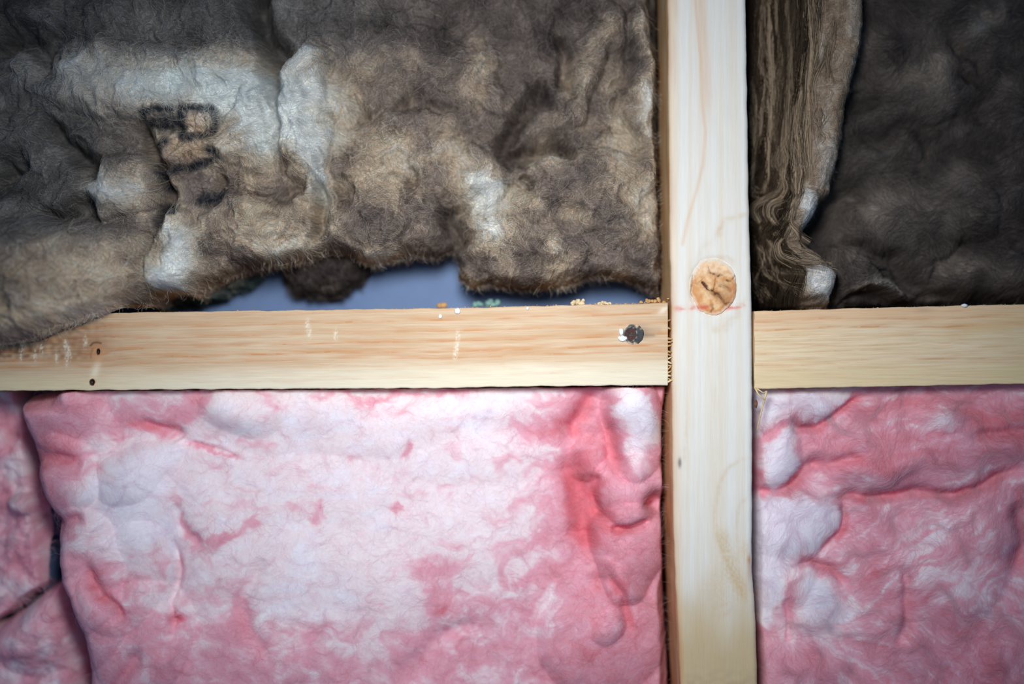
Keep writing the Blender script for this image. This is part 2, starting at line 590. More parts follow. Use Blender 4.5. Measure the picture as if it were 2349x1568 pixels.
def nog_r_col(U, V, isf, dp):
    top, bot = ip(RN_T, U), ip(RN_B, U)
    w = (V - top) / (bot - top) * 180.0
    ww = w + 9 * perlin(U / 330.0, w / 60.0, 41) + 2.0 * perlin(U / 80.0, w / 30.0, 42)
    c = np.broadcast_to(srgb(240, 216, 184), U.shape + (3,)).copy()
    fine = perlin(U / 200.0, w / 2.4, 43)
    c = lerp(c, srgb(228, 194, 152), np.clip(.35 + .8 * fine, 0, .8))
    c = lerp(c, srgb(228, 178, 138), .55 * (1 - sstep(20, 60, ww)))
    brk = np.clip(.55 + .9 * perlin(U / 90.0, w / 9.0, 46), 0, 1)
    for pos, s in ((10, .3), (26, .6), (44, .75), (60, .35), (72, .4), (84, .35), (97, .4), (110, .3), (121, .5), (127, .3), (140, .3), (155, .25), (166, .2)):
        d = ww - pos
        edge = np.where(d < 0, np.exp(-(d / 6.0) ** 2) * 0.5, np.exp(-(d / 1.8) ** 2))
        c = lerp(c, srgb(210, 146, 98), np.clip(1.5 * edge * s * brk, 0, 1))
    c = lerp(c, srgb(222, 172, 110), .45 * line(U, V, [(2140, 770), (2240, 752), (2349, 738), (2680, 700)], 12))
    c = lerp(c, srgb(216, 186, 140), .5 * sstep(2150, 2420, U))
    c = lerp(c, srgb(228, 200, 150), .4 * sstep(120, 150, w))
    c = lerp(c, srgb(170, 140, 120), .35 * blob(U, V, 2120, 711, 22, 6))
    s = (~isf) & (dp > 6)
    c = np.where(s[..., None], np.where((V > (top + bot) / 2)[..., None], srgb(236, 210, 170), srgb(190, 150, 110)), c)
    return c


stud = empty('timber_stud', px(np.array(1640.), np.array(float(EXT_B)), 0).tolist())
tag(stud, 'upright pale pine stud with a round orange knot and faint red chalk line', 'stud')
timber('board', stud, (EXT_T, EXT_B), lambda t: ip(STUD_L, t), lambda t: ip(STUD_R, t), 0.088, M_WOOD_V, stud_col, True, arris=12.0, wob=1.0, dents=[(1636, 657, 50, 62)])

nogl = empty('timber_nogging', px(np.array(600.), np.array(893.), 0).tolist())
tag(nogl, 'orange-toned level pine nogging with a sunk nail, butting the stud from the left', 'nogging', 'timber noggings')
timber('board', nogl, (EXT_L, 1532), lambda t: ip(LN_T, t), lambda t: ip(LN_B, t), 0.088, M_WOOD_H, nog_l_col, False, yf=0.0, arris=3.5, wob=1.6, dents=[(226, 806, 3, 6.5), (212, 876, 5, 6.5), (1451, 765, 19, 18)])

nogr = empty('timber_nogging', px(np.array(2040.), np.array(888.), 0).tolist())
tag(nogr, 'pale straight-grained pine nogging to the right of the stud', 'nogging', 'timber noggings')
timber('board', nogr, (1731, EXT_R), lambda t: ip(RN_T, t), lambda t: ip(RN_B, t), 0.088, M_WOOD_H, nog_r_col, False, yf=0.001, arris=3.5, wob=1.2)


def disc_patch(name, parent, cx, cy, rx, ry, hf, colf, mat, nr=26, na=72, base=0.0, wob=0.04, seed=0):
    """a small round inlay standing in the face of a board"""
    r = np.concatenate([np.linspace(0, 1, nr), [1.0]])
    a = np.linspace(0, 2 * np.pi, na, endpoint=False)
    R, A = np.meshgrid(r, a, indexing='ij')
    W = 1 + wob * perlin(np.cos(A) * 1.6 + 5, np.sin(A) * 1.6 + 5, seed) + wob * .5 * perlin(np.cos(A) * 5, np.sin(A) * 5, seed + 1)
    U = cx + R * rx * W * np.cos(A)
    V = cy + R * ry * W * np.sin(A)
    H = hf(U, V, R) + base
    H[-1, :] = -0.004
    P = px(U, V, H)
    C = colf(U, V, R)
    n, m = U.shape
    i = np.arange(n * m).reshape(n, m)
    j = np.roll(i, -1, 1)
    f = np.stack([i[:-1], i[1:], j[1:], j[:-1]], -1).reshape(-1, 4)
    return mesh_obj(name, P, f[:, ::-1] if False else f, mat, parent, C)


def knot_h(U, V, R):
    h = 0.00022 * np.sqrt(np.clip(1 - R ** 2, 0, 1)) + 0.00005 * fbm(U / 14, V / 14, 3, 4) * (R < .97)
    for pts, w, d in KCR:
        h = h - .55 * d * line(U, V, pts, w * .8, False)
    return h


KCR = [([(1611, 648), (1617, 655), (1624, 662), (1633, 668), (1640, 672), (1650, 677), (1657, 688), (1664, 697), (1674, 695)], 2.2, .0007), ([(1612, 648), (1618, 654), (1622, 661)], 3.4, .0008), ([(1641, 633), (1640, 650), (1638, 664)], 1.3, .0004),
       ([(1626, 624), (1636, 628), (1648, 633), (1654, 631)], 2.6, .0006), ([(1650, 655), (1660, 656), (1668, 660), (1677, 667)], 3.2, .0004), ([(1688, 630), (1682, 640), (1676, 645), (1666, 642)], 2.2, .0006), ([(1632, 699), (1636, 706), (1632, 716)], 2.2, .0005),
       ([(1634, 669), (1641, 673), (1647, 676)], 6.5, .0008), ([(1586, 650), (1600, 651), (1612, 641)], 1.4, .0003), ([(1624, 608), (1627, 616), (1632, 627)], 1.2, .0003), ([(1690, 638), (1691, 662), (1686, 688), (1673, 703)], 2.6, .0004), ([(1587, 628), (1588, 645), (1585, 665), (1586, 688), (1593, 704), (1608, 716)], 2.4, .0004)]


def knot_c(U, V, R):
    n = fbm(U / 22, V / 22, 3, 6)
    Uk, Vk = warp(U, V, 9, 2.6, 95)
    c = lerp(np.broadcast_to(srgb(216, 152, 92), U.shape + (3,)), srgb(236, 192, 146), np.clip(.4 + .9 * n, 0, 1))
    c = lerp(c, srgb(243, 206, 170), 0.8 * sstep(645, 615, V + 8 * perlin(U / 14, V / 14, 2)))
    ring = 0.5 + 0.5 * np.sin(np.hypot(U - 1640, V - 668) / 2.6 + 3 * perlin(U / 25, V / 25, 3))
    c = lerp(c, srgb(196, 122, 66), 0.32 * ring * (R < 0.95) * np.clip(.5 + perlin(U / 12, V / 12, 8), 0, 1))
    c = lerp(c, srgb(176, 108, 60), .3 * np.clip(fbm(U / 15, V / 11, 3, 31) - .15, 0, 1))
    c = lerp(c, srgb(210, 132, 72), 0.8 * np.exp(-((R - .86) / .06) ** 2) * sstep(630, 660, V))
    c = lerp(c, srgb(150, 98, 56), .5 * np.clip(blob(Uk, Vk, 1668, 682, 16, 18) + .8 * blob(Uk, Vk, 1664, 652, 16, 8, 20) + .6 * blob(Uk, Vk, 1644, 628, 12, 5), 0, 1))
    c = lerp(c, srgb(226, 212, 198), sstep(.86, 1.0, R + .05 * perlin(U / 7, V / 7, 17)) * (.55 + .45 * sstep(660, 630, V)))
    for pts, w, d in KCR:
        c = lerp(c, srgb(84, 48, 34), np.clip(d / .0007, .35, .9) * line(Uk, Vk, pts, w * 1.1, False) * np.clip(.75 + .9 * perlin(U / 8, V / 8, 41), .25, 1))
    c = lerp(c, srgb(150, 95, 60), .5 * line(U, V, [(1645, 672), (1657, 690), (1668, 700)], 9))
    c = lerp(c, srgb(170, 100, 50), .6 * line(U, V, [(1686, 640), (1686, 665), (1682, 690), (1674, 702)], 3))
    c = lerp(c, srgb(205, 70, 55), .75 * line(U, V, [(1592, 707), (1605, 705), (1628, 703)], 5))
    return c


disc_patch('knot', stud, 1636, 657, 53, 65, knot_h, knot_c, M_KNOT, 60, 180, base=-0.00004, wob=0.07, seed=3)['label'] = 'round orange knot with dark cracks'


def pocket(name, parent, cx, cy, rx, ry, label, seed):
    def c(U, V, R):
        return lerp(np.broadcast_to(srgb(38, 28, 30), U.shape + (3,)), srgb(170, 115, 75), sstep(.72, 1, R))
    o = disc_patch(name, parent, cx, cy, rx, ry, lambda U, V, R: 0.0003 - 0.0012 * (1 - R ** 2), c, M_KNOT, 10, 28, 0.0002, 0.1, seed)
    o['label'] = label


pocket('pin_knot', nogl, 226, 806, 4.5, 8, 'tiny dark pin knot in the upper half', 5)
pocket('pin_knot', nogl, 212, 876, 6.5, 8, 'tiny dark pin knot near the lower edge', 6)


def nail():
    def h(U, V, R):
        return np.where(R < .86, -0.0005 + 0.0003 * R, 0.0006 - 0.0009 * np.abs(R - .93) / .07) + 0.00015 * perlin(U / 5, V / 5, 2)
    def c(U, V, R):
        b = lerp(np.broadcast_to(srgb(84, 52, 46), U.shape + (3,)), srgb(50, 48, 50), np.clip(.35 + perlin(U / 6, V / 6, 4), 0, 1))
        return lerp(b, srgb(150, 160, 158), sstep(.76, .88, R) * np.clip(.45 + 1.1 * perlin(U / 5, V / 5, 7), 0, 1))
    o = disc_patch('nail', nogl, 1446, 766, 17, 18, h, c, attr_mat('nail_steel', .7, .15), 22, 48, 0.0008, .05, 9)
    o['label'] = 'dark round nail head sunk into the wood'
    o = disc_patch('nail_pocket', nogl, 1452, 766, 25, 23, lambda U, V, R: 0.0003 - .0003 * R, lambda U, V, R: lerp(np.broadcast_to(srgb(44, 45, 50), U.shape + (3,)), srgb(206, 176, 148), sstep(.74, 1.0, R + .3 * perlin(U / 8, V / 8, 3) - .3 * sstep(1455, 1475, U))), M_KNOT, 14, 40, .0001, .12, 12)
    o['label'] = 'bruised dark wood round the nail'


nail()


def lump(name, parent, cx, cy, r, h, mat, seed, yd=0.0, squash=(1, 1, 1), origin=None, n=10, rough=.35):
    """an irregular crumb, a warped ball"""
    th = np.linspace(0, np.pi, n)
    ph = np.linspace(0, 2 * np.pi, n * 2, endpoint=False)
    TH, PH = np.meshgrid(th, ph, indexing='ij')
    d = np.stack([np.sin(TH) * np.cos(PH), np.sin(TH) * np.sin(PH), np.cos(TH)], -1)
    k = 1 + rough * perlin(d[..., 0] * 1.7 + d[..., 2], d[..., 1] * 1.7 - d[..., 2] * .6, seed) + rough * .6 * perlin(d[..., 0] * 4 + d[..., 2] * 3, d[..., 1] * 4, seed + 2)
    rw = r * DIST / FPX
    c = px(np.array(float(cx)), np.array(float(cy)), h, yd)
    P = c + d * k[..., None] * rw * np.array(squash)
    m = n * 2
    i = np.arange(n * m).reshape(n, m)
    j = np.roll(i, -1, 1)
    f = np.stack([i[:-1], i[1:], j[1:], j[:-1]], -1).reshape(-1, 4)
    if parent is None:
        return mesh_obj(name, P, f, mat, None, None, True, c.tolist())
    return mesh_obj(name, P, f, mat, parent)


lump('paint_chip', nogl, 1425, 761, 7, .0006, M_WHITE, 3, squash=(.7, .35, 1.1))['label'] = 'white flake beside the nail'
lump('paint_chip', nogl, 1428, 776, 9, .0006, M_WHITE, 5, squash=(1.2, .35, .7))['label'] = 'white flake below the nail'


def sliver(name, parent, pts, w0, w1, mat, h0=0.0005, h1=0.0005, flat=.5, yd=0.0):
    """a thin tapered splinter following a few points"""
    P = np.array(pts, float)
    k = len(P)
    hs = np.linspace(h0, h1, k)
    ws = np.linspace(w0, w1, k) * DIST / FPX
    C = px(P[:, 0], P[:, 1], hs, yd)
    T = np.gradient(C, axis=0)
    T /= np.linalg.norm(T, axis=1)[:, None]
    S = np.cross(T, [0, 1, 0])
    S /= np.linalg.norm(S, axis=1)[:, None]
    Nn = np.cross(S, T)
    rings = []
    for q in range(6):
        a = 2 * np.pi * q / 6
        rings.append(C + S * (math.cos(a) * ws)[:, None] + Nn * (math.sin(a) * ws * flat)[:, None])
    V = np.stack(rings, 1).reshape(-1, 3)
    F = []
    for i in range(k - 1):
        for q in range(6):
            F.append((i * 6 + q, i * 6 + (q + 1) % 6, (i + 1) * 6 + (q + 1) % 6, (i + 1) * 6 + q))
    F.append(tuple(range(5, -1, -1)))
    F.append(tuple((k - 1) * 6 + q for q in range(6)))
    return mesh_obj(name, V, F, mat, parent)


# torn end grain of the left nogging, spilling into the joint
r2 = np.random.default_rng(21)
for v in (735, 752, 776, 784, 793, 806, 813, 822, 830, 838, 846, 854, 861, 868, 875):
    L, up = r2.uniform(5, 10), r2.uniform(-4, 8)
    sliver('splinter', nogl, [(1528, v + up * .5), (1532.5, v + up * .1), (1533 + L, v - up)], r2.uniform(2.4, 4.6), r2.uniform(.5, 1.6), M_SAW if r2.random() < .7 else M_CRUMB, -.0014, .0002 - .0022 * r2.random(), .5)

# ------------------------------------------------------------------ insulation
class Batt:
    """A slab of loose wool: front height field inside an outline, rolling back to the rear at its edges."""

    def __init__(self, box, step, poly, yd, back, rim, heightf, colf, ragged=4.0):
        u = np.arange(box[0], box[1] + step, step)
        v = np.arange(box[2], box[3] + step, step)
        self.u, self.v, self.step, self.yd = u, v, step, yd
        U, V = np.meshgrid(u, v)
        sd = poly_sd(U, V, poly)
        sd = sd + ragged * fbm(U / 38, V / 38, 4, 61)
        self.sd = sd
        H = heightf(U, V)
        t = np.clip(sd / (rim(U, V) if callable(rim) else rim), 0, 1)
        prof = np.sqrt(np.clip(1 - (1 - t) ** 2, 0, 1))
        B = back(U, V) if callable(back) else np.full(U.shape, back)
        Hr = B + (H - B) * prof
        self.H = Hr
        self.C = colf(U, V)
        gy, gx = np.gradient(sd, step)
        gl = gx * gx + gy * gy + 1e-6
        keep = sd > -1.4 * step
        k = np.where((sd < 0) & keep, -sd / gl, 0)
        k = np.clip(k, 0, 2 * step)
        Ug, Vg = U + gx * k, V + gy * k
        self.P = px(Ug, Vg, Hr, yd)
        n, m = U.shape
        i = np.arange(n * m).reshape(n, m)
        ok = keep[:-1, :-1] & keep[1:, :-1] & keep[1:, 1:] & keep[:-1, 1:]
        f = np.stack([i[:-1, :-1], i[1:, :-1], i[1:, 1:], i[:-1, 1:]], -1)[ok]
        used = np.unique(f)
        remap = np.full(n * m, -1)
        remap[used] = np.arange(len(used))
        self.verts = self.P.reshape(-1, 3)[used]
        self.faces = remap[f]
        self.cols = self.C.reshape(-1, 3)[used]

    def build(self, name, mat, parent):
        return mesh_obj(name, self.verts, self.faces, mat, parent, self.cols)

    def sample(self, A, uu, vv):
        x = np.clip((uu - self.u[0]) / self.step, 0, len(self.u) - 1.001)
        y = np.clip((vv - self.v[0]) / self.step, 0, len(self.v) - 1.001)
        xi, yi = x.astype(int), y.astype(int)
        fx, fy = x - xi, y - yi
        if A.ndim == 3:
            fx, fy = fx[:, None], fy[:, None]
        return (A[yi, xi] * (1 - fx) + A[yi, xi + 1] * fx) * (1 - fy) + (A[yi + 1, xi] * (1 - fx) + A[yi + 1, xi + 1] * fx) * fy

    def fibres(self, name, n, mat, parent, angf, length, lift, rad, curl, colf, seed=1, k=8, region=None, density=None, inside=1.0):
        r = np.random.default_rng(seed)
        box = region or (self.u[0], self.u[-1], self.v[0], self.v[-1])
        uu = r.uniform(box[0], box[1], n * 3)
        vv = r.uniform(box[2], box[3], n * 3)
        ok = self.sample(self.sd, uu, vv) > inside
        if density is not None:
            ok &= r.random(len(uu)) < density(uu, vv)
        uu, vv = uu[ok][:n], vv[ok][:n]
        n = len(uu)
        L = length[0] + (length[1] - length[0]) * r.random(n) ** 2
        a = angf(uu, vv) + r.normal(0, curl[0], n)
        bend = r.normal(0, curl[1], n)
        L = L * np.clip(self.sample(self.sd, uu, vv) / 40.0, .45, 1)
        lf = lift[0] + (lift[1] - lift[0]) * r.random(n) ** 3
        pts = np.zeros((n, k, 3))
        h = self.sample(self.H, uu, vv)
        base_c = self.sample(self.C, uu, vv)
        u0, v0 = uu.copy(), vv.copy()
        ph = r.uniform(0.1, 1.0, n)
        for s in range(k):
            ins = self.sample(self.sd, uu, vv)
            hn = self.sample(self.H, uu, vv)
            h = np.where(ins > 3, np.maximum(hn, h - 0.004), h)
            e = s / (k - 1)
            l = lf * np.sin(np.pi * np.clip(e * .9 + .05, 0, 1) * ph + .1)
            pts[:, s] = px(uu, vv, h + l, self.yd)
            st = L / (k - 1)
            uu = uu + np.cos(a) * st
            vv = vv + np.sin(a) * st
            fa = angf(uu, vv)
            da = np.angle(np.exp(2j * (fa - a))) / 2
            a = a + 0.45 * da + bend + r.normal(0, curl[1] * .7, n)
        R = (rad[0] + (rad[1] - rad[0]) * r.random(n) ** 2)[:, None] * np.linspace(1, .45, k)[None, :]
        col = colf(u0, v0, base_c, r)
        return hair_obj(name, pts, R, col, mat, parent)


def streak(U, V, deg, seed, la=150.0, lb=11.0):
    a = math.radians(deg)
    x, y = U * math.cos(a) + V * math.sin(a), -U * math.sin(a) + V * math.cos(a)
    return perlin(x / la, y / lb, seed) + .6 * perlin(x / (la * .5), y / (lb * .5), seed + 1) + .7 * perlin(x / (la * 1.6), y / (lb * 2.6), seed + 2)


def flow(seed, s=170.0, base=0.0, amp=3.2):
    def f(u, v):
        w = 40 * perlin(u / 90, v / 90, seed + 3)
        return base + amp * perlin((u + w) / s, (v - w) / s, seed) + .8 * amp * perlin(u / (s * .35), v / (s * .35), seed + 1)
    return f


mm = 0.001
B_DARK = srgb(76, 68, 67)
B_MID = srgb(132, 118, 111)
B_TAN = srgb(191, 171, 151)
B_PALE = srgb(234, 234, 230)
B_WHITE = srgb(228, 224, 222)
INK = srgb(26, 34, 46)

# ---- brown batt, upper left
BL_EDGE = [(EXT_L, 815), (-120, 800), (0, 792), (60, 790), (130, 776), (180, 756), (240, 734), (300, 712), (340, 700), (385, 672), (420, 678), (442, 680), (480, 655), (520, 632), (580, 616), (640, 607),
           (700, 601), (745, 580), (790, 586), (840, 608), (880, 601), (930, 588), (1000, 590), (1032, 570), (1046, 608), (1045, 640), (1075, 656), (1130, 656), (1200, 663), (1260, 664), (1300, 656),
           (1345, 640), (1400, 632), (1440, 642), (1500, 664), (1526, 690), (1527, 560), (1525, 300), (1521, 0), (1516, EXT_T), (EXT_L, EXT_T)]


def bl_fields(U, V):
    """relief (mm) and paleness 0..1 of the upper left batt"""
    Uw, Vw = warp(U, V, 130, 26, 71)
    h = np.zeros(U.shape)
    p = np.zeros(U.shape)
    D = lambda *a: dome(Uw, Vw, *a)
    Bb = lambda *a: blob(Uw, Vw, *a)
    Ln = lambda pts, w: line(Uw, Vw, pts, w)
    # cushions
    for cx, cy, rx, ry, ang, hh in [(430, 195, 260, 95, 4, 9), (590, 310, 90, 110, 0, 7), (300, 60, 330, 110, 0, 4), (700, 290, 70, 190, -6, 15), (690, 160, 60, 40, 0, 6), (300, 430, 85, 75, 0, 14), (425, 590, 62, 110, 10, 12),
                                    (590, 530, 130, 95, 10, 11), (880, 505, 160, 100, 0, 12), (885, 360, 110, 130, 0, 7), (1200, 545, 150, 110, 10, 13), (1230, 598, 52, 58, 0, 5), (1420, 540, 110, 130, 0, 8),
                                    (1330, 425, 160, 95, -4, 12), (1480, 250, 45, 260, 0, 9), (1385, 70, 55, 70, 10, 9), (1330, 200, 35, 110, 30, 8), (1000, 200, 170, 140, 0, 6), (1100, 410, 70, 70, 0, 9),
                                    (150, 660, 260, 150, -10, 20), (20, 560, 160, 110, 0, 10), (90, 330, 120, 60, 40, 6), (820, 90, 150, 120, 0, 4), (1290, 290, 70, 80, 0, 4), (460, 330, 120, 70, 20, 4),
                                    (180, 180, 180, 70, 12, 6), (560, 400, 90, 110, 0, 5), (980, 400, 60, 90, 20, 5)]:
        h += hh * D(cx, cy, rx, ry, ang)
    # folds that run into the slab
    for pts, w, d in [([(585, -40), (600, 40), (618, 110), (630, 190), (640, 240)], 26, 14), ([(0, 100), (60, 110), (140, 150)], 40, 10), ([(105, 275), (150, 330), (190, 375), (235, 425)], 20, 11),
                      ([(20, 400), (60, 420)], 40, 10), ([(1235, 170), (1210, 240), (1175, 300), (1140, 345)], 24, 11), ([(1130, 360), (1190, 350), (1260, 335), (1330, 325)], 17, 12),
                      ([(1040, 470), (1050, 510), (1055, 570)], 26, 14), ([(725, 430), (730, 500), (735, 560)], 16, 9), ([(380, 410), (385, 470), (395, 520)], 16, 9), ([(520, 420), (500, 470), (530, 460)], 14, 5),
                      ([(770, 450), (820, 455)], 28, 6), ([(120, 490), (200, 500), (250, 470)], 18, 8), ([(640, 200), (640, 300), (650, 400)], 12, 5), ([(1190, 395), (1230, 420)], 12, 6),
                      ([(330, 280), (360, 370), (400, 400)], 16, 7), ([(790, 240), (860, 260), (960, 240), (1040, 260)], 18, 4), ([(1300, 60), (1310, 130), (1290, 190)], 20, 8), ([(930, 380), (960, 440)], 14, 4),
                      ([(1445, 60), (1440, 200), (1460, 330)], 16, 4), ([(540, 440), (620, 470), (700, 430)], 13, 4)]:
        h -= 1.7 * d * Ln(pts, w)
    h += 3.4 * fbm(Uw / 95, Vw / 95, 4, 74) + 1.5 * ridged(Uw / 42, Vw / 60, 3, 77)
    # pale, bleached tufts; light on the lower left bulge is painted in too
    for cx, cy, rx, ry, ang, s in [(450, 200, 230, 52, 4, .62), (550, 190, 75, 75, 0, .5), (600, 310, 62, 95, 0, .55), (450, 320, 80, 60, 0, .42), (712, 275, 58, 150, -6, 1.05), (735, 390, 28, 60, 0, .7), (600, 300, 60, 60, 0, .6), (300, 440, 70, 45, 10, .65), (250, 420, 25, 35, 0, .5),
                                   (430, 590, 40, 70, 8, .85), (415, 650, 35, 25, 0, .6), (640, 500, 60, 45, 0, .35), (660, 560, 70, 22, -10, .5), (880, 590, 90, 14, 0, .4), (890, 370, 55, 70, 20, .6), (850, 200, 60, 90, 0, .25), (1180, 470, 60, 60, 0, .3), (1440, 300, 40, 100, 0, .3), (1080, 405, 55, 45, 10, .7),
                                   (1120, 480, 40, 60, 0, .45), (1140, 560, 45, 50, 0, .5), (1490, 230, 16, 170, 0, .8), (1480, 60, 22, 40, 0, .5), (1385, 60, 40, 40, 0, .35), (1350, 130, 25, 40, 20, .45), (1310, 190, 28, 45, 30, .4),
                                   (1400, 390, 25, 60, 0, .4), (1290, 350, 90, 14, -6, .35), (1090, 130, 40, 60, 0, .3), (170, 690, 240, 90, -15, .42), (1270, 570, 14, 60, 0, .4), (170, 180, 120, 25, 12, .3), (1470, 480, 30, 60, 0, .4),
                                   (1300, 640, 60, 14, 0, .4), (1000, 350, 60, 18, -20, .4), (690, 140, 45, 14, 0, .5), (1075, 640, 25, 22, 0, .5), (560, 560, 60, 40, 0, .25)]:
        p += s * Bb(cx, cy, rx, ry, ang)
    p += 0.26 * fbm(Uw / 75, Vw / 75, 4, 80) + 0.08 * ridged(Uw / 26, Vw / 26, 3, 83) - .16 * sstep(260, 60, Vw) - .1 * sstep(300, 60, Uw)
    return h, p


def ink_field(U, V):
    Uw, Vw = warp(U, V, 40, 2.2, 90)
    s = lambda d, w: np.clip(1 - d / w, 0, 1) ** .5
    ink = np.zeros(U.shape)
    for pts, w in [([(432, 258), (495, 256), (505, 268), (505, 298), (490, 314), (440, 322)], 10), ([(428, 258), (428, 318)], 12), ([(340, 268), (372, 262), (405, 260)], 9), ([(345, 270), (350, 292)], 9),
                   ([(372, 378), (398, 394), (440, 390), (480, 378), (508, 366)], 10), ([(490, 352), (508, 362)], 12), ([(370, 345), (390, 330)], 12), ([(380, 400), (385, 430)], 10),
                   ([(470, 462), (520, 455)], 16), ([(388, 480), (386, 522)], 12), ([(400, 490), (420, 492)], 8), ([(385, 292), (415, 292)], 20), ([(350, 288), (372, 292)], 12)]:
        d, _ = seg_dist(Uw, Vw, pts)
        ink = np.maximum(ink, s(d, w * 1.3))
    return np.clip(ink * (1.05 + .4 * fbm(U / 9, V / 9, 2, 91)), 0, .97)


def bl_height(U, V):
    h, _ = bl_fields(U, V)
    slab = -34 + 18 * sstep(1400, 100, U) + 26 * sstep(250, 780, V) * sstep(620, 150, U) + 6 * sstep(300, 600, V)
    over = sstep(640, 760, V) * sstep(430, 200, U)
    redge = np.interp(V, [-300, 0, 150, 300, 450, 540, 600], [1486, 1492, 1506, 1502, 1513, 1530, 1560]) + 5 * fbm(U / 40, V / 40, 3, 66)
    slab = slab - 34 * sstep(redge - 8, redge + 14, U)
    return mm * np.maximum(slab + h * 1.5, np.where(over > 0, 4 + 14 * over, -1e3))


def bl_back(U, V):
    b = np.full(U.shape, -0.066)
    top = ip(LN_T, U)
    k = sstep(top - 70, top - 22, V) * sstep(350, 290, U)
    k = np.where((V > top - 6) & (U < 330), 1.0, k)
    return b * (1 - k) + 0.0012 * k


def brown_mix(p, dark=B_DARK, m=B_MID, t=B_TAN, w=B_PALE):
    p = np.clip(p, -.4, 1.3)
    c = lerp(np.broadcast_to(m, p.shape + (3,)), dark, np.clip(-p / .35, 0, 1))
    c = lerp(c, t, sstep(.0, .35, p))
    return lerp(c, w, sstep(.3, .9, p))


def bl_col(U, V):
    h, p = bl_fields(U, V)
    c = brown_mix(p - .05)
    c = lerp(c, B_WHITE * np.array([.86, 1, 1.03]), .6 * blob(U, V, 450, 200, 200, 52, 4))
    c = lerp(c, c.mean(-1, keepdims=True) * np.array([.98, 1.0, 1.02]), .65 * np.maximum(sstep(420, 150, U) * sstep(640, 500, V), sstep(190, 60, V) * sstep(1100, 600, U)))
    c = lerp(c, srgb(196, 150, 112), .38 * np.maximum(blob(U, V, 465, 290, 34, 28), blob(U, V, 445, 352, 50, 24)))
    return lerp(c, INK, ink_field(U, V))


def brown_fibre_col(u, v, base, r):
    n = len(u)
    k = r.random(n)
    f = np.where(k < .55, r.uniform(.75, 1.25, n), np.where(k < .85, r.uniform(1.2, 1.8, n), r.uniform(1.7, 2.6, n)))
    c = base * f[:, None]
    return np.minimum(c, .85) * (1 + .06 * r.normal(0, 1, (n, 1)) * np.array([[1, 0, -1]]))


blb = empty('insulation_batt', px(np.array(700.), np.array(640.), -.04).tolist())
tag(blb, 'ragged brown wool batt with smudged ink print, sagging above the left nogging', 'insulation batt', 'brown insulation batts')
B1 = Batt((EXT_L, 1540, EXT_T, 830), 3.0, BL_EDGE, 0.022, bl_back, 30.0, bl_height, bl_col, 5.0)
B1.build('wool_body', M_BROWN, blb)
fl1 = flow(101, 190, 0.6, 3.4)
vis = lambda u, v: np.where((u > -60) & (v > -60), 1.0, .35) * np.where((u > 325) & (u < 530) & (v > 240) & (v < 530), .22, 1.0)
B1.fibres('fine_fibres', 170000, M_BHAIR, blb, fl1, (14, 60), (.0003, .0026), (.000035, .00009), (.95, .26), brown_fibre_col, 11, 8, density=vis)
B1.fibres('stray_fibres', 15000, M_BHAIR, blb, flow(140, 90, 0, 5), (20, 80), (.0006, .004), (.00004, .00008), (.9, .3), lambda u, v, b, r: np.minimum(b * r.uniform(1.3, 3.0, (len(u), 1)) + .03, .9), 12, 12, density=vis)

B1.fibres('edge_fuzz', 16000, M_BHAIR, blb, flow(150, 40, 1.2, 6), (10, 42), (.0004, .002), (.00004, .0001), (1.3, .3), brown_fibre_col, 31, 8, region=(-40, 1535, 520, 800), density=lambda u, v: sstep(40, 5, B1.sample(B1.sd, u, v)), inside=-2)

# ---- clump hanging in the gap under it, coloured darker for the shade there
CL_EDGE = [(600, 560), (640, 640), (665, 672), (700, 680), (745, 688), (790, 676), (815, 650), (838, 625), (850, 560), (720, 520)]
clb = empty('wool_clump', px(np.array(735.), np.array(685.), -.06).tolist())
tag(clb, 'small brown wool clump, gap shade in its colour, hanging in the gap against the blue wrap', 'wool clump')
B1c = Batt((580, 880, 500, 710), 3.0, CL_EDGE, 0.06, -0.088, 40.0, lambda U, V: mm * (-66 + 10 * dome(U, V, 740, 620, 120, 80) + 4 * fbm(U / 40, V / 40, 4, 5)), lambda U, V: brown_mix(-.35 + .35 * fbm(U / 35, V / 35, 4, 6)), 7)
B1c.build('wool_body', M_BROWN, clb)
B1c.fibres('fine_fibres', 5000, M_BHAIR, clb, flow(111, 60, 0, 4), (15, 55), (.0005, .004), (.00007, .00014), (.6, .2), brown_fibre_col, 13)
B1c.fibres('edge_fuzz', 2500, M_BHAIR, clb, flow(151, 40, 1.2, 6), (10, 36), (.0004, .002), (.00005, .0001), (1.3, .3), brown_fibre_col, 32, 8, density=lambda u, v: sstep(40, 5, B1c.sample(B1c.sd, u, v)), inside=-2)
# wisps caught between the lower left of the batt and the sheet
W_EDGE = [(330, 640), (340, 720), (380, 712), (430, 700), (480, 692), (520, 672), (560, 650), (600, 625), (560, 590)]
wsp = empty('wool_clump', px(np.array(450.), np.array(700.), -.06).tolist())
tag(wsp, 'wispy grey-green wool shred under the batt, left end of the gap', 'wool clump')
B1w = Batt((320, 620, 580, 730), 3.0, W_EDGE, 0.05, -0.088, 25.0, lambda U, V: mm * (-58 + 5 * fbm(U / 30, V / 30, 4, 15)), lambda U, V: lerp(brown_mix(-.2 + .5 * fbm(U / 30, V / 30, 4, 16)), srgb(90, 120, 120), np.full(U.shape, .5)), 8)
B1w.build('wool_body', M_BROWN, wsp)
B1w.fibres('fine_fibres', 2500, M_BHAIR, wsp, flow(115, 60, 0, 4), (15, 50), (.0005, .004), (.00007, .00014), (.6, .2), brown_fibre_col, 14)

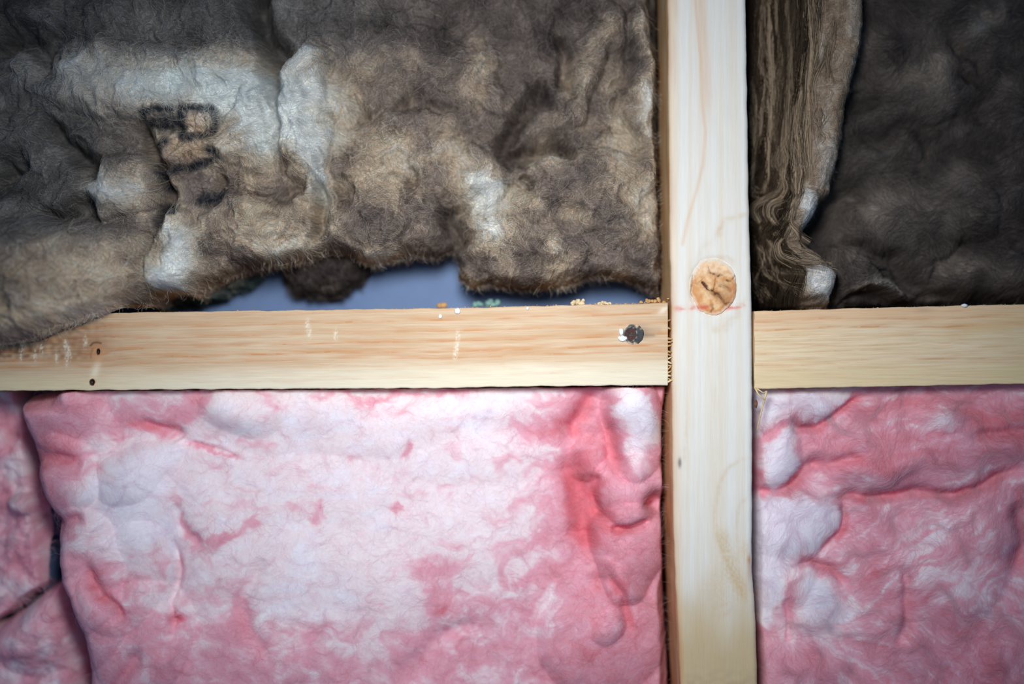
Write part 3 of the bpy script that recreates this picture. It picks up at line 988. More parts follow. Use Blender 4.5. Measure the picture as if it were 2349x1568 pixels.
# ---- brown batt, upper right: recessed body, layered edge beside the stud, torn flap
brb = empty('insulation_batt', px(np.array(2000.), np.array(700.), -.04).tolist())
tag(brb, 'brown wool batt, recess shade in its colour, with wavy layered edge, right of the stud', 'insulation batt', 'brown insulation batts')
BR_EDGE = [(1722, EXT_T), (1722, 706), (2000, 708), (2349, 694), (EXT_R, 688), (EXT_R, EXT_T)]


def br_fields(U, V):
    Uw, Vw = warp(U, V, 150, 26, 171)
    h = np.zeros(U.shape)
    p = np.zeros(U.shape) - .12
    for cx, cy, rx, ry, ang, hh in [(2080, 520, 230, 120, -8, 12), (2280, 420, 150, 160, 0, 6), (2150, 160, 160, 190, 10, 7), (2330, 150, 120, 150, 0, 6), (2020, 330, 120, 110, 0, 5), (2270, 630, 160, 60, 0, 10), (2450, 300, 160, 300, 0, 6)]:
        h += hh * dome(Uw, Vw, cx, cy, rx, ry, ang)
    for pts, w, d in [([(1850, 530), (1890, 520), (1930, 470), (2000, 440)], 30, 14), ([(1960, 345), (2060, 310), (2160, 275), (2300, 240)], 18, 6), ([(1900, 570), (1960, 570), (2050, 600), (2120, 650)], 22, 10),
                      ([(2170, 90), (2260, 120), (2250, 190), (2190, 170)], 22, 6), ([(2140, 640), (2160, 600), (2250, 560)], 16, 6), ([(2000, 690), (2150, 680), (2349, 665)], 16, 8), ([(1960, 200), (2000, 260)], 30, 5), ([(2100, 300), (2200, 360), (2349, 330)], 24, 5)]:
        h -= d * line(Uw, Vw, pts, w)
    h += 3.0 * fbm(Uw / 150, Vw / 150, 3, 174, .4) + .5 * ridged(Uw / 90, Vw / 70, 2, 177)
    for cx, cy, rx, ry, ang, s in [(2150, 170, 40, 70, 25, .4), (2120, 150, 60, 30, -20, .25), (2275, 30, 22, 60, 35, .6), (2000, 470, 90, 45, -10, .3), (2080, 500, 60, 50, 0, .2), (2200, 430, 60, 100, 20, .15), (2240, 610, 110, 16, 8, .3),
                                   (2180, 600, 12, 50, 20, .3), (1990, 120, 30, 40, 0, .2), (2080, 430, 60, 40, 0, .2)]:
        p += s * blob(Uw, Vw, cx, cy, rx, ry, ang)
    p += .22 * fbm(Uw / 60, Vw / 60, 4, 180)
    return h, p


BR_D, BR_M, BR_T, BR_P = srgb(54, 48, 48), srgb(96, 87, 83), srgb(136, 124, 115), srgb(184, 181, 180)  # darker than the left batt, carrying the shade of the recess in the colour
B2 = Batt((1722, EXT_R, EXT_T, 712), 3.4, BR_EDGE, 0.035, -0.085, 26.0, lambda U, V: mm * (-44 + 1.1 * br_fields(U, V)[0]), lambda U, V: brown_mix(br_fields(U, V)[1], BR_D, BR_M, BR_T, BR_P), 2.0)
B2.build('wool_body', M_BROWN, brb)
B2.fibres('fine_fibres', 45000, M_BHAIR, brb, flow(121, 200, 2.75, 2.2), (18, 80), (.0003, .0022), (.00005, .0001), (.85, .2), brown_fibre_col, 15, 8, density=lambda u, v: np.where((u < 2420) & (v > -60), 1.0, .3))

ST_R = [(EXT_T, 2000), (0, 1990), (60, 1992), (120, 1982), (180, 1966), (240, 1950), (300, 1946), (350, 1936), (400, 1922), (445, 1912), (462, 1892), (500, 1872), (530, 1850), (552, 1856), (575, 1880), (598, 1905), (625, 1931), (650, 1924), (680, 1912), (706, 1912)]


def strip_wave(v, q):
    A = np.interp(v, [-300, 150, 300, 400, 450, 500, 600, 660, 710], [2, 3, 4, 7, 13, 15, 12, 6, 3]) * np.clip(1.15 - q * 1.1, 0.1, 1)
    return A * (np.sin(v / 14.0 + 2.2 * q + 1.6 * perlin(v / 90, q * 1.5, 3)) + .3 * np.sin(v / 7.7 + 4 * q + 1)) + 7 * perlin(v / 130, q * 3, 5) * np.clip(1 - q, 0, 1)


def strip_q(U, V):
    r = ip(ST_R, V)
    q = (U - 1716) / (r - 1716)
    for _ in range(2):
        q = (U - strip_wave(V, q) - 1716) / (r - 1716)
    return q


def st_height(U, V):
    q = strip_q(U, V)
    sh = sstep(.15, .75, q)
    ridge = (ridged(q * 6.0, V / 420.0, 3, 205) * 2.4) * (1 - .8 * sstep(.5, .75, q))
    cush = 9 * dome(U, V, 1840, 500, 50, 70) + 11 * dome(U, V, 1868, 640, 66, 70) - 6 * line(U, V, [(1800, 700), (1850, 690), (1880, 688)], 9)
    notch = -10 * line(U, V, [(1905, 540), (1860, 548), (1830, 560)], 16)
    return mm * (-40 + 27 * sh + ridge + cush + notch + 1.2 * fbm(U / 40, V / 60, 3, 206))


def st_pale(U, V):
    q = strip_q(U, V)
    p = .25 * ridged(q * 6.0, V / 300.0, 3, 205) - .36
    p = p * (1 - .6 * sstep(.4, .7, q)) + .34 * sstep(.3, .65, q)
    for cx, cy, rx, ry, ang, s in [(1842, 480, 20, 50, -8, .9), (1872, 640, 34, 55, -5, .8), (1870, 120, 30, 60, 0, .2), (1880, 300, 20, 90, 8, .2), (1950, 80, 22, 120, 0, .15), (1900, 380, 30, 60, 10, .25), (1780, 450, 16, 60, 0, .2)]:
        p = p + s * blob(U, V, cx, cy, rx, ry, ang)
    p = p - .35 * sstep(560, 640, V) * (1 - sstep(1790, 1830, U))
    return p + .12 * fbm(U / 30, V / 50, 3, 208)


ST_EDGE = [(1719, EXT_T)] + [(r, v) for v, r in ST_R] + [(1719, 706)]
ST_D, ST_M, ST_T, ST_P = srgb(46, 36, 34), srgb(96, 80, 70), srgb(150, 130, 112), srgb(210, 205, 202)
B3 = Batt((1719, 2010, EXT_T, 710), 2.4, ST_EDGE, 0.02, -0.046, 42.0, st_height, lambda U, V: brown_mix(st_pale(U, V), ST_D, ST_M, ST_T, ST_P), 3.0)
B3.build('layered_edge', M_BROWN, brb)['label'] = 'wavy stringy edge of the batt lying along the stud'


def strand_ang(u, v):
    e = 3.0
    q = strip_q(u, v)
    r0, r1 = ip(ST_R, v - e), ip(ST_R, v + e)
    u0 = 1716 + q * (r0 - 1716) + strip_wave(v - e, q)
    u1 = 1716 + q * (r1 - 1716) + strip_wave(v + e, q)
    return np.arctan2(2 * e, u1 - u0) + .5 * perlin(u / 60, v / 60, 7) * sstep(.55, .8, q)


def strand_col(u, v, base, r):
    q = strip_q(u, v)
    s = perlin(q * 22, v / 380, 9) + .5 * perlin(q * 60, v / 300, 10)
    f = np.clip(1 + 1.7 * s * (1 - .6 * sstep(.5, .8, q)), .3, 3) * r.uniform(.8, 1.25, len(u))
    return np.minimum(base * f[:, None], .85)



def strands(n, k=26, seed=17):
    r = np.random.default_rng(seed)
    NL = 60
    lq = np.sort(r.uniform(.01, .55, NL))
    lw = r.uniform(.2, .85, NL)                      # how pale a lock is
    lp = r.normal(0, .9, NL)                          # each lock swings out of step
    la = r.uniform(.3, 1.2, NL)
    lz = r.uniform(-.0012, .0016, NL)
    li = r.integers(0, NL, n)
    q = lq[li] + r.normal(0, .02, n)
    v0 = r.uniform(-250, 690, n)
    L = r.uniform(60, 230, n)
    pts = np.zeros((n, k, 3))
    jit = r.normal(0, 1.6, (n, 3))
    ph = r.uniform(0, 6.28, n)
    base = None
    h = None
    for s_ in range(k):
        t = s_ / (k - 1)
        v = np.minimum(v0 + t * L, 703)
        rr = ip(ST_R, v)
        vv = v + 16 * lp[li]
        A = strip_wave(vv, q) * la[li]
        u = 1716 + q * (rr - 1716) + A + jit[:, 0] * np.sin(t * 5 + ph) * 1.6
        u = np.maximum(u, 1716 + 4 * r.random(n))
        hn = B3.sample(B3.H, np.clip(u, 1725, 2000), v)
        h = hn if h is None else np.maximum(hn, h - .0015)
        pts[:, s_] = px(u, v + jit[:, 1], h + .0006 + lz[li] * (1 - sstep(.55, .85, q)) + .0008 * np.sin(3.1 * t) * np.abs(jit[:, 2]) * .5, B3.yd)
        if s_ == k // 2:
            base = B3.sample(B3.C, np.clip(u, 1725, 2000), v)
    bright = lw[li] ** 1.6 * r.uniform(.75, 1.3, n)
    tone = np.where((q < .6)[:, None], srgb(132, 110, 90)[None, :], srgb(140, 126, 116)[None, :])
    col = (base * .45 + tone * .55) * bright[:, None]
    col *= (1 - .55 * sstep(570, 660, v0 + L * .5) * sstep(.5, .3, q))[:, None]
    R = r.uniform(.00006, .00014, n)[:, None] * np.sin(np.linspace(.35, 2.9, k))[None, :]
    return hair_obj('wavy_strands', pts, R, np.minimum(col, .85), M_BHAIR, brb)


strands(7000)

KEYS = [[(1815, -120), (1815, 60), (1818, 200), (1812, 320), (1790, 345), (1788, 380), (1800, 400), (1795, 430), (1775, 450), (1745, 460), (1731, 475), (1738, 492), (1752, 500), (1750, 525), (1760, 545), (1775, 552), (1770, 580), (1775, 610), (1800, 625), (1840, 632)],
        [(1762, -60), (1760, 90), (1755, 130), (1768, 165), (1762, 230), (1755, 290), (1744, 345)],
        [(1806, 250), (1800, 330), (1810, 360), (1800, 400), (1812, 430), (1800, 455), (1770, 465), (1764, 490), (1780, 515), (1800, 520), (1796, 545), (1780, 560), (1786, 588), (1830, 606), (1884, 616)],
        [(1842, 120), (1835, 200), (1825, 300), (1830, 400), (1825, 450), (1808, 480), (1802, 515), (1830, 545), (1852, 562)],
        [(1790, -80), (1792, 30), (1800, 120), (1793, 230), (1785, 290), (1790, 340)],
        [(1738, 160), (1741, 230), (1742, 340), (1735, 420), (1728, 445)],
        [(1752, 555), (1760, 600), (1742, 650), (1760, 694)], [(1780, 600), (1788, 640), (1826, 676), (1852, 690)], [(1729, 590), (1742, 640), (1788, 692)],
        [(1852, -100), (1862, 100), (1850, 200), (1845, 330), (1850, 420)], [(1774, -90), (1778, 100), (1783, 200), (1775, 300), (1772, 400), (1762, 440)], [(1890, 100), (1862, 180), (1850, 260), (1848, 300)],
        [(1736, 470), (1730, 500), (1742, 530), (1746, 560), (1764, 580), (1768, 620), (1800, 650)], [(1800, 560), (1830, 575), (1870, 592), (1905, 606)], [(1795, 575), (1830, 590), (1870, 606), (1910, 618)],
        [(1870, 250), (1872, 300), (1880, 330)], [(1906, 40), (1890, 130), (1895, 200)], [(1770, 440), (1752, 452), (1738, 440), (1744, 425), (1756, 428)], [(1820, 430), (1800, 500), (1780, 535), (1800, 560)]]


def locks(seed=27, per=105, k=30):
    r = np.random.default_rng(seed)
    P, RR, CC = [], [], []
    for key in KEYS:
        K = np.array(key, float)
        d = np.concatenate([[0], np.cumsum(np.hypot(*np.diff(K, axis=0).T))])
        fine = np.linspace(0, d[-1], 120)
        cx, cy = np.interp(fine, d, K[:, 0]), np.interp(fine, d, K[:, 1])
        ker = np.hanning(9) / np.hanning(9).sum()
        cx, cy = (np.convolve(np.pad(c, 4, 'edge'), ker, 'valid') for c in (cx, cy))
        n = int(per * np.clip(d[-1] / 350, .35, 1.5))
        a = r.uniform(-.05, .75, n)
        b = np.clip(a + r.uniform(.2, .6, n), 0, 1)
        a = np.clip(a, 0, 1)
        t = a[:, None] + (b - a)[:, None] * np.linspace(0, 1, k)[None, :]
        x, y = np.interp(t, fine / d[-1], cx), np.interp(t, fine / d[-1], cy)
        gx, gy = np.interp(t, fine / d[-1], np.gradient(cx)), np.interp(t, fine / d[-1], np.gradient(cy))
        gl = np.hypot(gx, gy) + 1e-6
        wid = 5.5 + 3.2 * np.sin(t * 9 + r.uniform(0, 6))
        off = r.normal(0, 1, (n, 1)) + .5 * np.sin(t * r.uniform(4, 14, (n, 1)) + r.uniform(0, 6, (n, 1)))
        x, y = x - gy / gl * off * wid, y + gx / gl * off * wid
        x = np.maximum(x, 1719)
        h = B3.sample(B3.H, np.clip(x, 1727, 1990).ravel(), np.clip(y, -260, 700).ravel()).reshape(n, k)
        h = np.maximum(h, h.mean(1, keepdims=True) - .002) + .0012 + .001 * np.cos(np.clip(off, -1.5, 1.5)) + r.uniform(0, .0008, (n, 1))
        P.append(px(x, y, h, B3.yd))
        RR.append(r.uniform(.00005, .00012, n)[:, None] * np.sin(np.linspace(.3, 2.9, k))[None, :])
        tone = srgb(184, 160, 136) * r.uniform(.7, 1.15)
        CC.append(np.minimum(tone[None, :] * (.3 + 1.3 * r.random((n, 1)) ** 1.5), .85))
    hair_obj('curled_locks', np.concatenate(P), np.concatenate(RR), np.concatenate(CC), M_BHAIR, brb)


locks()
B3.fibres('fine_fibres', 16000, M_BHAIR, brb, flow(131, 80, 1.2, 3), (8, 30), (.0003, .0015), (.00005, .00009), (.9, .2), brown_fibre_col, 18, 8, density=lambda u, v: sstep(.4, .75, strip_q(u, v)) * .9 + .1)

B3.fibres('edge_fuzz', 9000, M_BHAIR, brb, flow(152, 40, 1.2, 6), (6, 24), (.0003, .0015), (.00004, .00008), (1.3, .3), brown_fibre_col, 33, 8, density=lambda u, v: sstep(30, 3, B3.sample(B3.sd, u, v)) * (u > 1760), inside=-2)

FL_EDGE = [(1900, 560), (1925, 553), (1960, 560), (2000, 590), (2040, 625), (2080, 655), (2100, 676), (2092, 690), (2060, 688), (2020, 672), (1990, 664), (1960, 676), (1930, 704), (1900, 706), (1895, 640)]


def fl_height(U, V):
    return mm * (-34 + 9 * dome(U, V, 1960, 610, 120, 75, 28) + 6 * line(U, V, [(1940, 680), (1990, 652), (2030, 655), (2060, 672), (2092, 684)], 10) + 2 * fbm(U / 40, V / 40, 4, 211))


def fl_pale(U, V):
    return -.08 + .55 * line(U, V, [(1935, 672), (1985, 650), (2030, 645), (2060, 664), (2092, 682)], 9) + .25 * blob(U, V, 1955, 580, 40, 18, 20) + .2 * fbm(U / 30, V / 30, 4, 213)


B4 = Batt((1890, 2110, 545, 712), 2.6, FL_EDGE, 0.028, -0.052, 18.0, fl_height, lambda U, V: brown_mix(fl_pale(U, V), BR_D, BR_M, BR_T, srgb(176, 180, 176)), 3.0)
B4.build('torn_flap', M_BROWN, brb)['label'] = 'torn brown flap with a pale frayed lip'
B4.fibres('fine_fibres', 5000, M_BHAIR, brb, flow(135, 120, .7, 1.6), (15, 60), (.0003, .002), (.00006, .00012), (.4, .12), brown_fibre_col, 19)

# ---- pink glass wool
P_WHITE = srgb(244, 233, 242)
P_LIGHT = srgb(245, 225, 230)
P_MID = srgb(237, 172, 188)
P_DEEP = srgb(226, 126, 140)
P_RED = srgb(226, 100, 110)


def pink_mix(d):
    d = np.clip(np.where(d > .55, .55 + (d - .55) * .5, d), -.3, 1.1)
    c = lerp(np.broadcast_to(P_LIGHT, d.shape + (3,)), P_WHITE, np.clip(-d / .25, 0, 1))
    c = lerp(c, P_MID, sstep(.05, .5, d))
    c = lerp(c, P_DEEP, sstep(.45, 1.0, d))
    return lerp(c, P_RED, sstep(1.0, 1.35, d))


PL_EDGE = [(36, 906), (24, 925), (22, 960), (34, 1000), (50, 1060), (62, 1110), (78, 1160), (96, 1200), (108, 1260), (112, 1320), (118, 1345), (140, 1380), (160, 1440), (170, 1500), (172, 1568), (175, EXT_B),
           (1560, EXT_B), (1550, 1568), (1541, 1400), (1533, 1250), (1531, 1000), (1530, 883), (700, 888), (100, 893)]


def pl_fields(U, V):
    Uw, Vw = warp(U, V, 230, 22, 301)
    h = np.zeros(U.shape)
    d = .07 + .34 * sstep(1170, 1380, Uw) + .26 * sstep(330, 110, Uw) + .2 * sstep(1370, 1560, Vw)
    for cx, cy, rx, ry, ang, hh in [(720, 1130, 620, 260, 0, 9), (280, 1140, 150, 150, 20, 9), (330, 1080, 110, 60, -30, 5), (720, 1400, 330, 200, 0, 7), (1450, 965, 70, 130, -8, 14), (1350, 1060, 50, 50, 0, 6), (1450, 1120, 90, 90, 20, 13),
                                    (1440, 1260, 95, 110, 0, 12), (1380, 1440, 150, 160, 0, 10), (1400, 1420, 40, 50, 0, 4), (160, 960, 140, 90, 20, 9), (150, 1090, 90, 90, 0, 9), (200, 1300, 90, 150, -5, 10), (300, 1320, 90, 140, 20, 7),
                                    (190, 1430, 110, 110, 0, 8), (330, 1470, 120, 140, 30, 8), (760, 960, 320, 90, 0, 6), (1060, 1000, 260, 110, 0, 6), (1000, 1300, 260, 150, 0, 4), (560, 930, 110, 70, 0, 7), (560, 1520, 220, 110, 0, 4), (480, 1170, 90, 90, 0, 3)]:
        edge = cx > 1300 or (cx < 350 and rx < 150)
        h += (1.35 if edge else 1.0) * hh * dome(Uw, Vw, cx, cy, rx, ry, ang, .85 if edge else 1.2)
    for pts, w, dd in [([(330, 960), (370, 975), (400, 990), (415, 1015)], 14, 6), ([(405, 1020), (480, 1038), (575, 1052)], 6, 3), ([(1360, 900), (1345, 960), (1300, 1010)], 22, 9), ([(1395, 900), (1390, 980), (1410, 1040), (1440, 1080)], 14, 8),
                       ([(1310, 1040), (1330, 1120), (1340, 1200), (1335, 1270)], 26, 10), ([(1380, 1080), (1365, 1150), (1380, 1200)], 14, 7), ([(1400, 1215), (1450, 1210), (1490, 1200)], 10, 7), ([(1330, 1330), (1390, 1310), (1430, 1340), (1445, 1440)], 12, 5),
                       ([(50, 1060), (100, 1050), (215, 1080)], 16, 5), ([(80, 1175), (150, 1190), (210, 1170)], 14, 6), ([(405, 1230), (410, 1300), (390, 1380), (410, 1450)], 10, 5), ([(225, 1280), (250, 1370), (290, 1430)], 14, 8),
                       ([(130, 1350), (140, 1450), (170, 1520)], 16, 8), ([(350, 1480), (300, 1540), (260, 1600)], 20, 7), ([(405, 1410), (415, 1425)], 12, 4), ([(400, 1160), (420, 1200), (470, 1240)], 14, 3), ([(1500, 1170), (1480, 1150)], 12, 8),
                       ([(900, 1560), (1000, 1480), (1100, 1420)], 22, 3), ([(600, 1290), (560, 1400), (600, 1500)], 20, 3)]:
        g = line(Uw, Vw, pts, w)
        h -= dd * g
        d += .03 * dd * g  # folds tinted deeper pink, painting in the light scattered inside them
    h += 1.1 * perlin(U / 230, V / 200, 305) + .16 * perlin(Uw / 75, Vw / 60, 308) + .05 * perlin(Uw / 30, Vw / 24, 309)
    # where the wool is denser the dye shows stronger
    Ud, Vd = warp(Uw, Vw, 48, 15, 361)
    Ud, Vd = warp(Ud, Vd, 16, 5, 363)
    for pts, w, s in [([(300, 960), (360, 970), (410, 990)], 14, .8), ([(380, 930), (420, 950), (440, 920), (480, 900)], 26, .5), ([(405, 1020), (480, 1038), (580, 1054)], 5, .55), ([(1200, 990), (1260, 985), (1330, 960), (1370, 910)], 20, .6),
                      ([(1400, 900), (1395, 1000), (1430, 1070)], 12, .5), ([(1310, 1030), (1330, 1110), (1345, 1200), (1340, 1290)], 30, .75), ([(1390, 1080), (1370, 1160), (1400, 1210), (1480, 1205)], 14, .5), ([(410, 1160), (430, 1200), (470, 1240), (560, 1200)], 10, .35),
                      ([(720, 1200), (760, 1165)], 12, .5), ([(895, 1165), (920, 1150)], 13, .6), ([(900, 1028), (935, 1018)], 9, .7), ([(510, 1225), (580, 1205), (605, 1190)], 10, .4), ([(400, 1140), (420, 1160)], 12, .5), ([(400, 1405), (415, 1425)], 14, .8),
                      ([(1390, 1300), (1430, 1340), (1448, 1430)], 9, .6), ([(1020, 1380), (1000, 1400)], 14, .5), ([(950, 1280), (1000, 1340), (1010, 1400)], 18, .35), ([(60, 1060), (120, 1040), (200, 1060)], 24, .5), ([(100, 1170), (160, 1185)], 22, .5),
                      ([(520, 1000), (640, 1010), (720, 990)], 8, .2), ([(640, 920), (600, 960)], 10, .3), ([(240, 1290), (262, 1380), (300, 1440)], 13, .5), ([(780, 1400), (700, 1500)], 24, .25), ([(540, 1480), (560, 1380), (540, 1300)], 20, .3),
                      ([(1270, 1300), (1180, 1330)], 18, .35), ([(1250, 1250), (1220, 1200)], 14, .25), ([(60, 920), (150, 940), (260, 930)], 12, .3), ([(1430, 890), (1500, 905), (1520, 960)], 14, .5), ([(1100, 895), (900, 892), (700, 892)], 8, .4)]:
        d += s * line(Ud, Vd, pts, w * 1.15)
    for cx, cy, rx, ry, ang, s in [(290, 1150, 110, 90, 20, -.7), (370, 1060, 90, 40, -30, -.4), (1445, 950, 48, 80, -8, -1.1), (700, 1350, 110, 110, 0, -.25), (660, 970, 200, 50, 0, -.2), (1330, 1100, 90, 220, 0, .35), (1440, 1250, 120, 160, 0, .32), (1400, 1480, 160, 140, 0, .28),
                                   (160, 1030, 130, 160, 0, .3), (240, 1360, 170, 170, 0, .26), (800, 1120, 260, 120, 0, -.12), (500, 1500, 260, 100, 0, .22), (1050, 1480, 200, 100, 0, .25), (1100, 960, 120, 60, 0, -.2), (360, 930, 120, 40, 0, .2), (395, 1290, 14, 90, 5, -.5), (1130, 1330, 120, 90, 0, .15),
                                   (1408, 1425, 25, 35, 0, -.4), (1331, 1128, 9, 14, 30, .7)]:
        d += s * blob(Ud, Vd, cx, cy, rx, ry, ang)
    Us, Vs = warp(U, V, 90, 34, 311)
    d += .26 * fbm(Us / 80, Vs / 46, 4, 312) + .16 * np.clip(ridged(Us / 110, Vs / 55, 3, 315) - .9, 0, 1) + .07 * perlin(Us / 60, Vs / 9, 316) + .07 * perlin(Us / 34, Vs / 22, 317) + .16 * streak(Us, Vs, 68, 318) * sstep(1230, 1420, V) * sstep(560, 300, U) + .16 * streak(Us, Vs, -52, 328) * sstep(1230, 1400, V) * sstep(850, 1200, U) + .10 * streak(Us, Vs, 4, 338) * sstep(1080, 960, V)
    return h, d


pl = empty('insulation_batt', px(np.array(800.), np.array(float(EXT_B)), -.04).tolist())
tag(pl, 'broad pale pink glass wool batt filling the bay below the left nogging', 'insulation batt', 'pink insulation batts')
pl_h = lambda U, V: mm * (-21 + .85 * pl_fields(U, V)[0] + 8 * sstep(1010, 900, V) + 2 * sstep(1200, 500, U) - 15 * sstep(1510, 1532, U + 8 * perlin(V / 60, U / 60, 3)) - 16 * blob(U, V, 1502, 1150, 20, 26))
B5 = Batt((0, 1570, 884, EXT_B), 3.0, PL_EDGE, 0.02, -0.085, lambda U, V: 4 + 56 * sstep(895, 960, V + 60 * sstep(200, 40, U)) * (1 - .7 * sstep(1380, 1470, U)), pl_h, lambda U, V: pink_mix(pl_fields(U, V)[1]), 1.5)
B5.build('wool_body', M_PINK, pl)


def pink_fibre_col(u, v, base, r):
    n = len(u)
    t = r.random(n) ** 2 * .7
    c = base * (1 - t[:, None]) + P_WHITE * t[:, None]
    return np.minimum(c * r.uniform(.92, 1.06, (n, 1)), .97)


B5.fibres('fine_fibres', 30000, M_PHAIR, pl, flow(321, 110, .3, 3.6), (15, 70), (.0002, .0014), (.000025, .00005), (1.0, .22), pink_fibre_col, 21, 8, density=lambda u, v: np.where(v < 1620, 1, .3))

def wisp_col(u, v, base, r):
    t = r.uniform(.25, .8, (len(u), 1))
    return np.minimum(base * (1 - t) + P_WHITE * t, .97)


B5.fibres('loose_wisps', 3500, M_PHAIR, pl, flow(521, 150, .5, 3.0), (50, 170), (.0002, .0014), (.00003, .00005), (.5, .12), wisp_col, 41, 14, density=lambda u, v: np.where(v < 1620, 1, .3) * np.where((u < 420) | (u > 1230) | (v > 1350), 1, .25))

# far-left pink pieces
P2_EDGE = [(EXT_L, 890), (20, 890), (24, 960), (36, 1030), (54, 1100), (68, 1136), (84, 1160), (104, 1200), (116, 1260), (119, 1320), (98, 1345), (50, 1372), (20, 1396), (0, 1418), (-60, 1450), (EXT_L, 1470)]
ps = empty('insulation_batt', px(np.array(-60.), np.array(1400.), -.04).tolist())
tag(ps, 'mauve-pink glass wool edge at the far left, beyond a dark gap', 'insulation batt', 'pink insulation batts')
ps_d = lambda U, V: .34 + .35 * fbm(U / 60, V / 60, 4, 331) - .3 * blob(U, V, 15, 1100, 30, 60) + .3 * blob(U, V, 30, 1260, 30, 60)
B6 = Batt((EXT_L, 80, 890, 1480), 3.0, P2_EDGE, 0.035, -0.085, 12.0, lambda U, V: mm * (-50 + 6 * fbm(U / 90, V / 90, 4, 332) + 9 * dome(U, V, 40, 1160, 46, 26) - 14 * sstep(40, 75, U - .12 * (V - 1160))), lambda U, V: pink_mix(ps_d(U, V)), 1.2)
B6.build('wool_body', M_PINK, ps)
B6.fibres('fine_fibres', 5000, M_PHAIR, ps, flow(335, 120, 1.2, 2.5), (25, 90), (.0003, .002), (.00004, .00009), (.4, .12), pink_fibre_col, 22)

P3_EDGE = [(EXT_L, 1480), (-60, 1460), (0, 1425), (25, 1403), (60, 1376), (92, 1352), (108, 1350), (130, 1380), (158, 1440), (169, 1500), (171, EXT_B), (EXT_L, EXT_B)]
pt = empty('insulation_batt', px(np.array(0.), np.array(float(EXT_B)), -.04).tolist())
tag(pt, 'rounded mauve-pink glass wool lobe in the lower left corner', 'insulation batt', 'pink insulation batts')
B7 = Batt((EXT_L, 170, 1340, EXT_B), 3.0, P3_EDGE, 0.028, -0.085, 50.0, lambda U, V: mm * (-42 + 8 * dome(U, V, 60, 1460, 110, 110) + 4 * fbm(U / 90, V / 90, 4, 342)), lambda U, V: pink_mix(.32 + .3 * fbm(U / 60, V / 60, 4, 341)), 3.0)
B7.build('wool_body', M_PINK, pt)
B7.fibres('fine_fibres', 4000, M_PHAIR, pt, flow(345, 120, 1.2, 2.5), (25, 90), (.0003, .002), (.00004, .00009), (.4, .12), pink_fibre_col, 23)

# right pink batt
PR_EDGE = [(1722, 884), (1728, 1000), (1728, 1200), (1730, 1400), (1740, 1568), (1750, EXT_B), (EXT_R, EXT_B), (EXT_R, 869), (2349, 874), (1900, 881)]


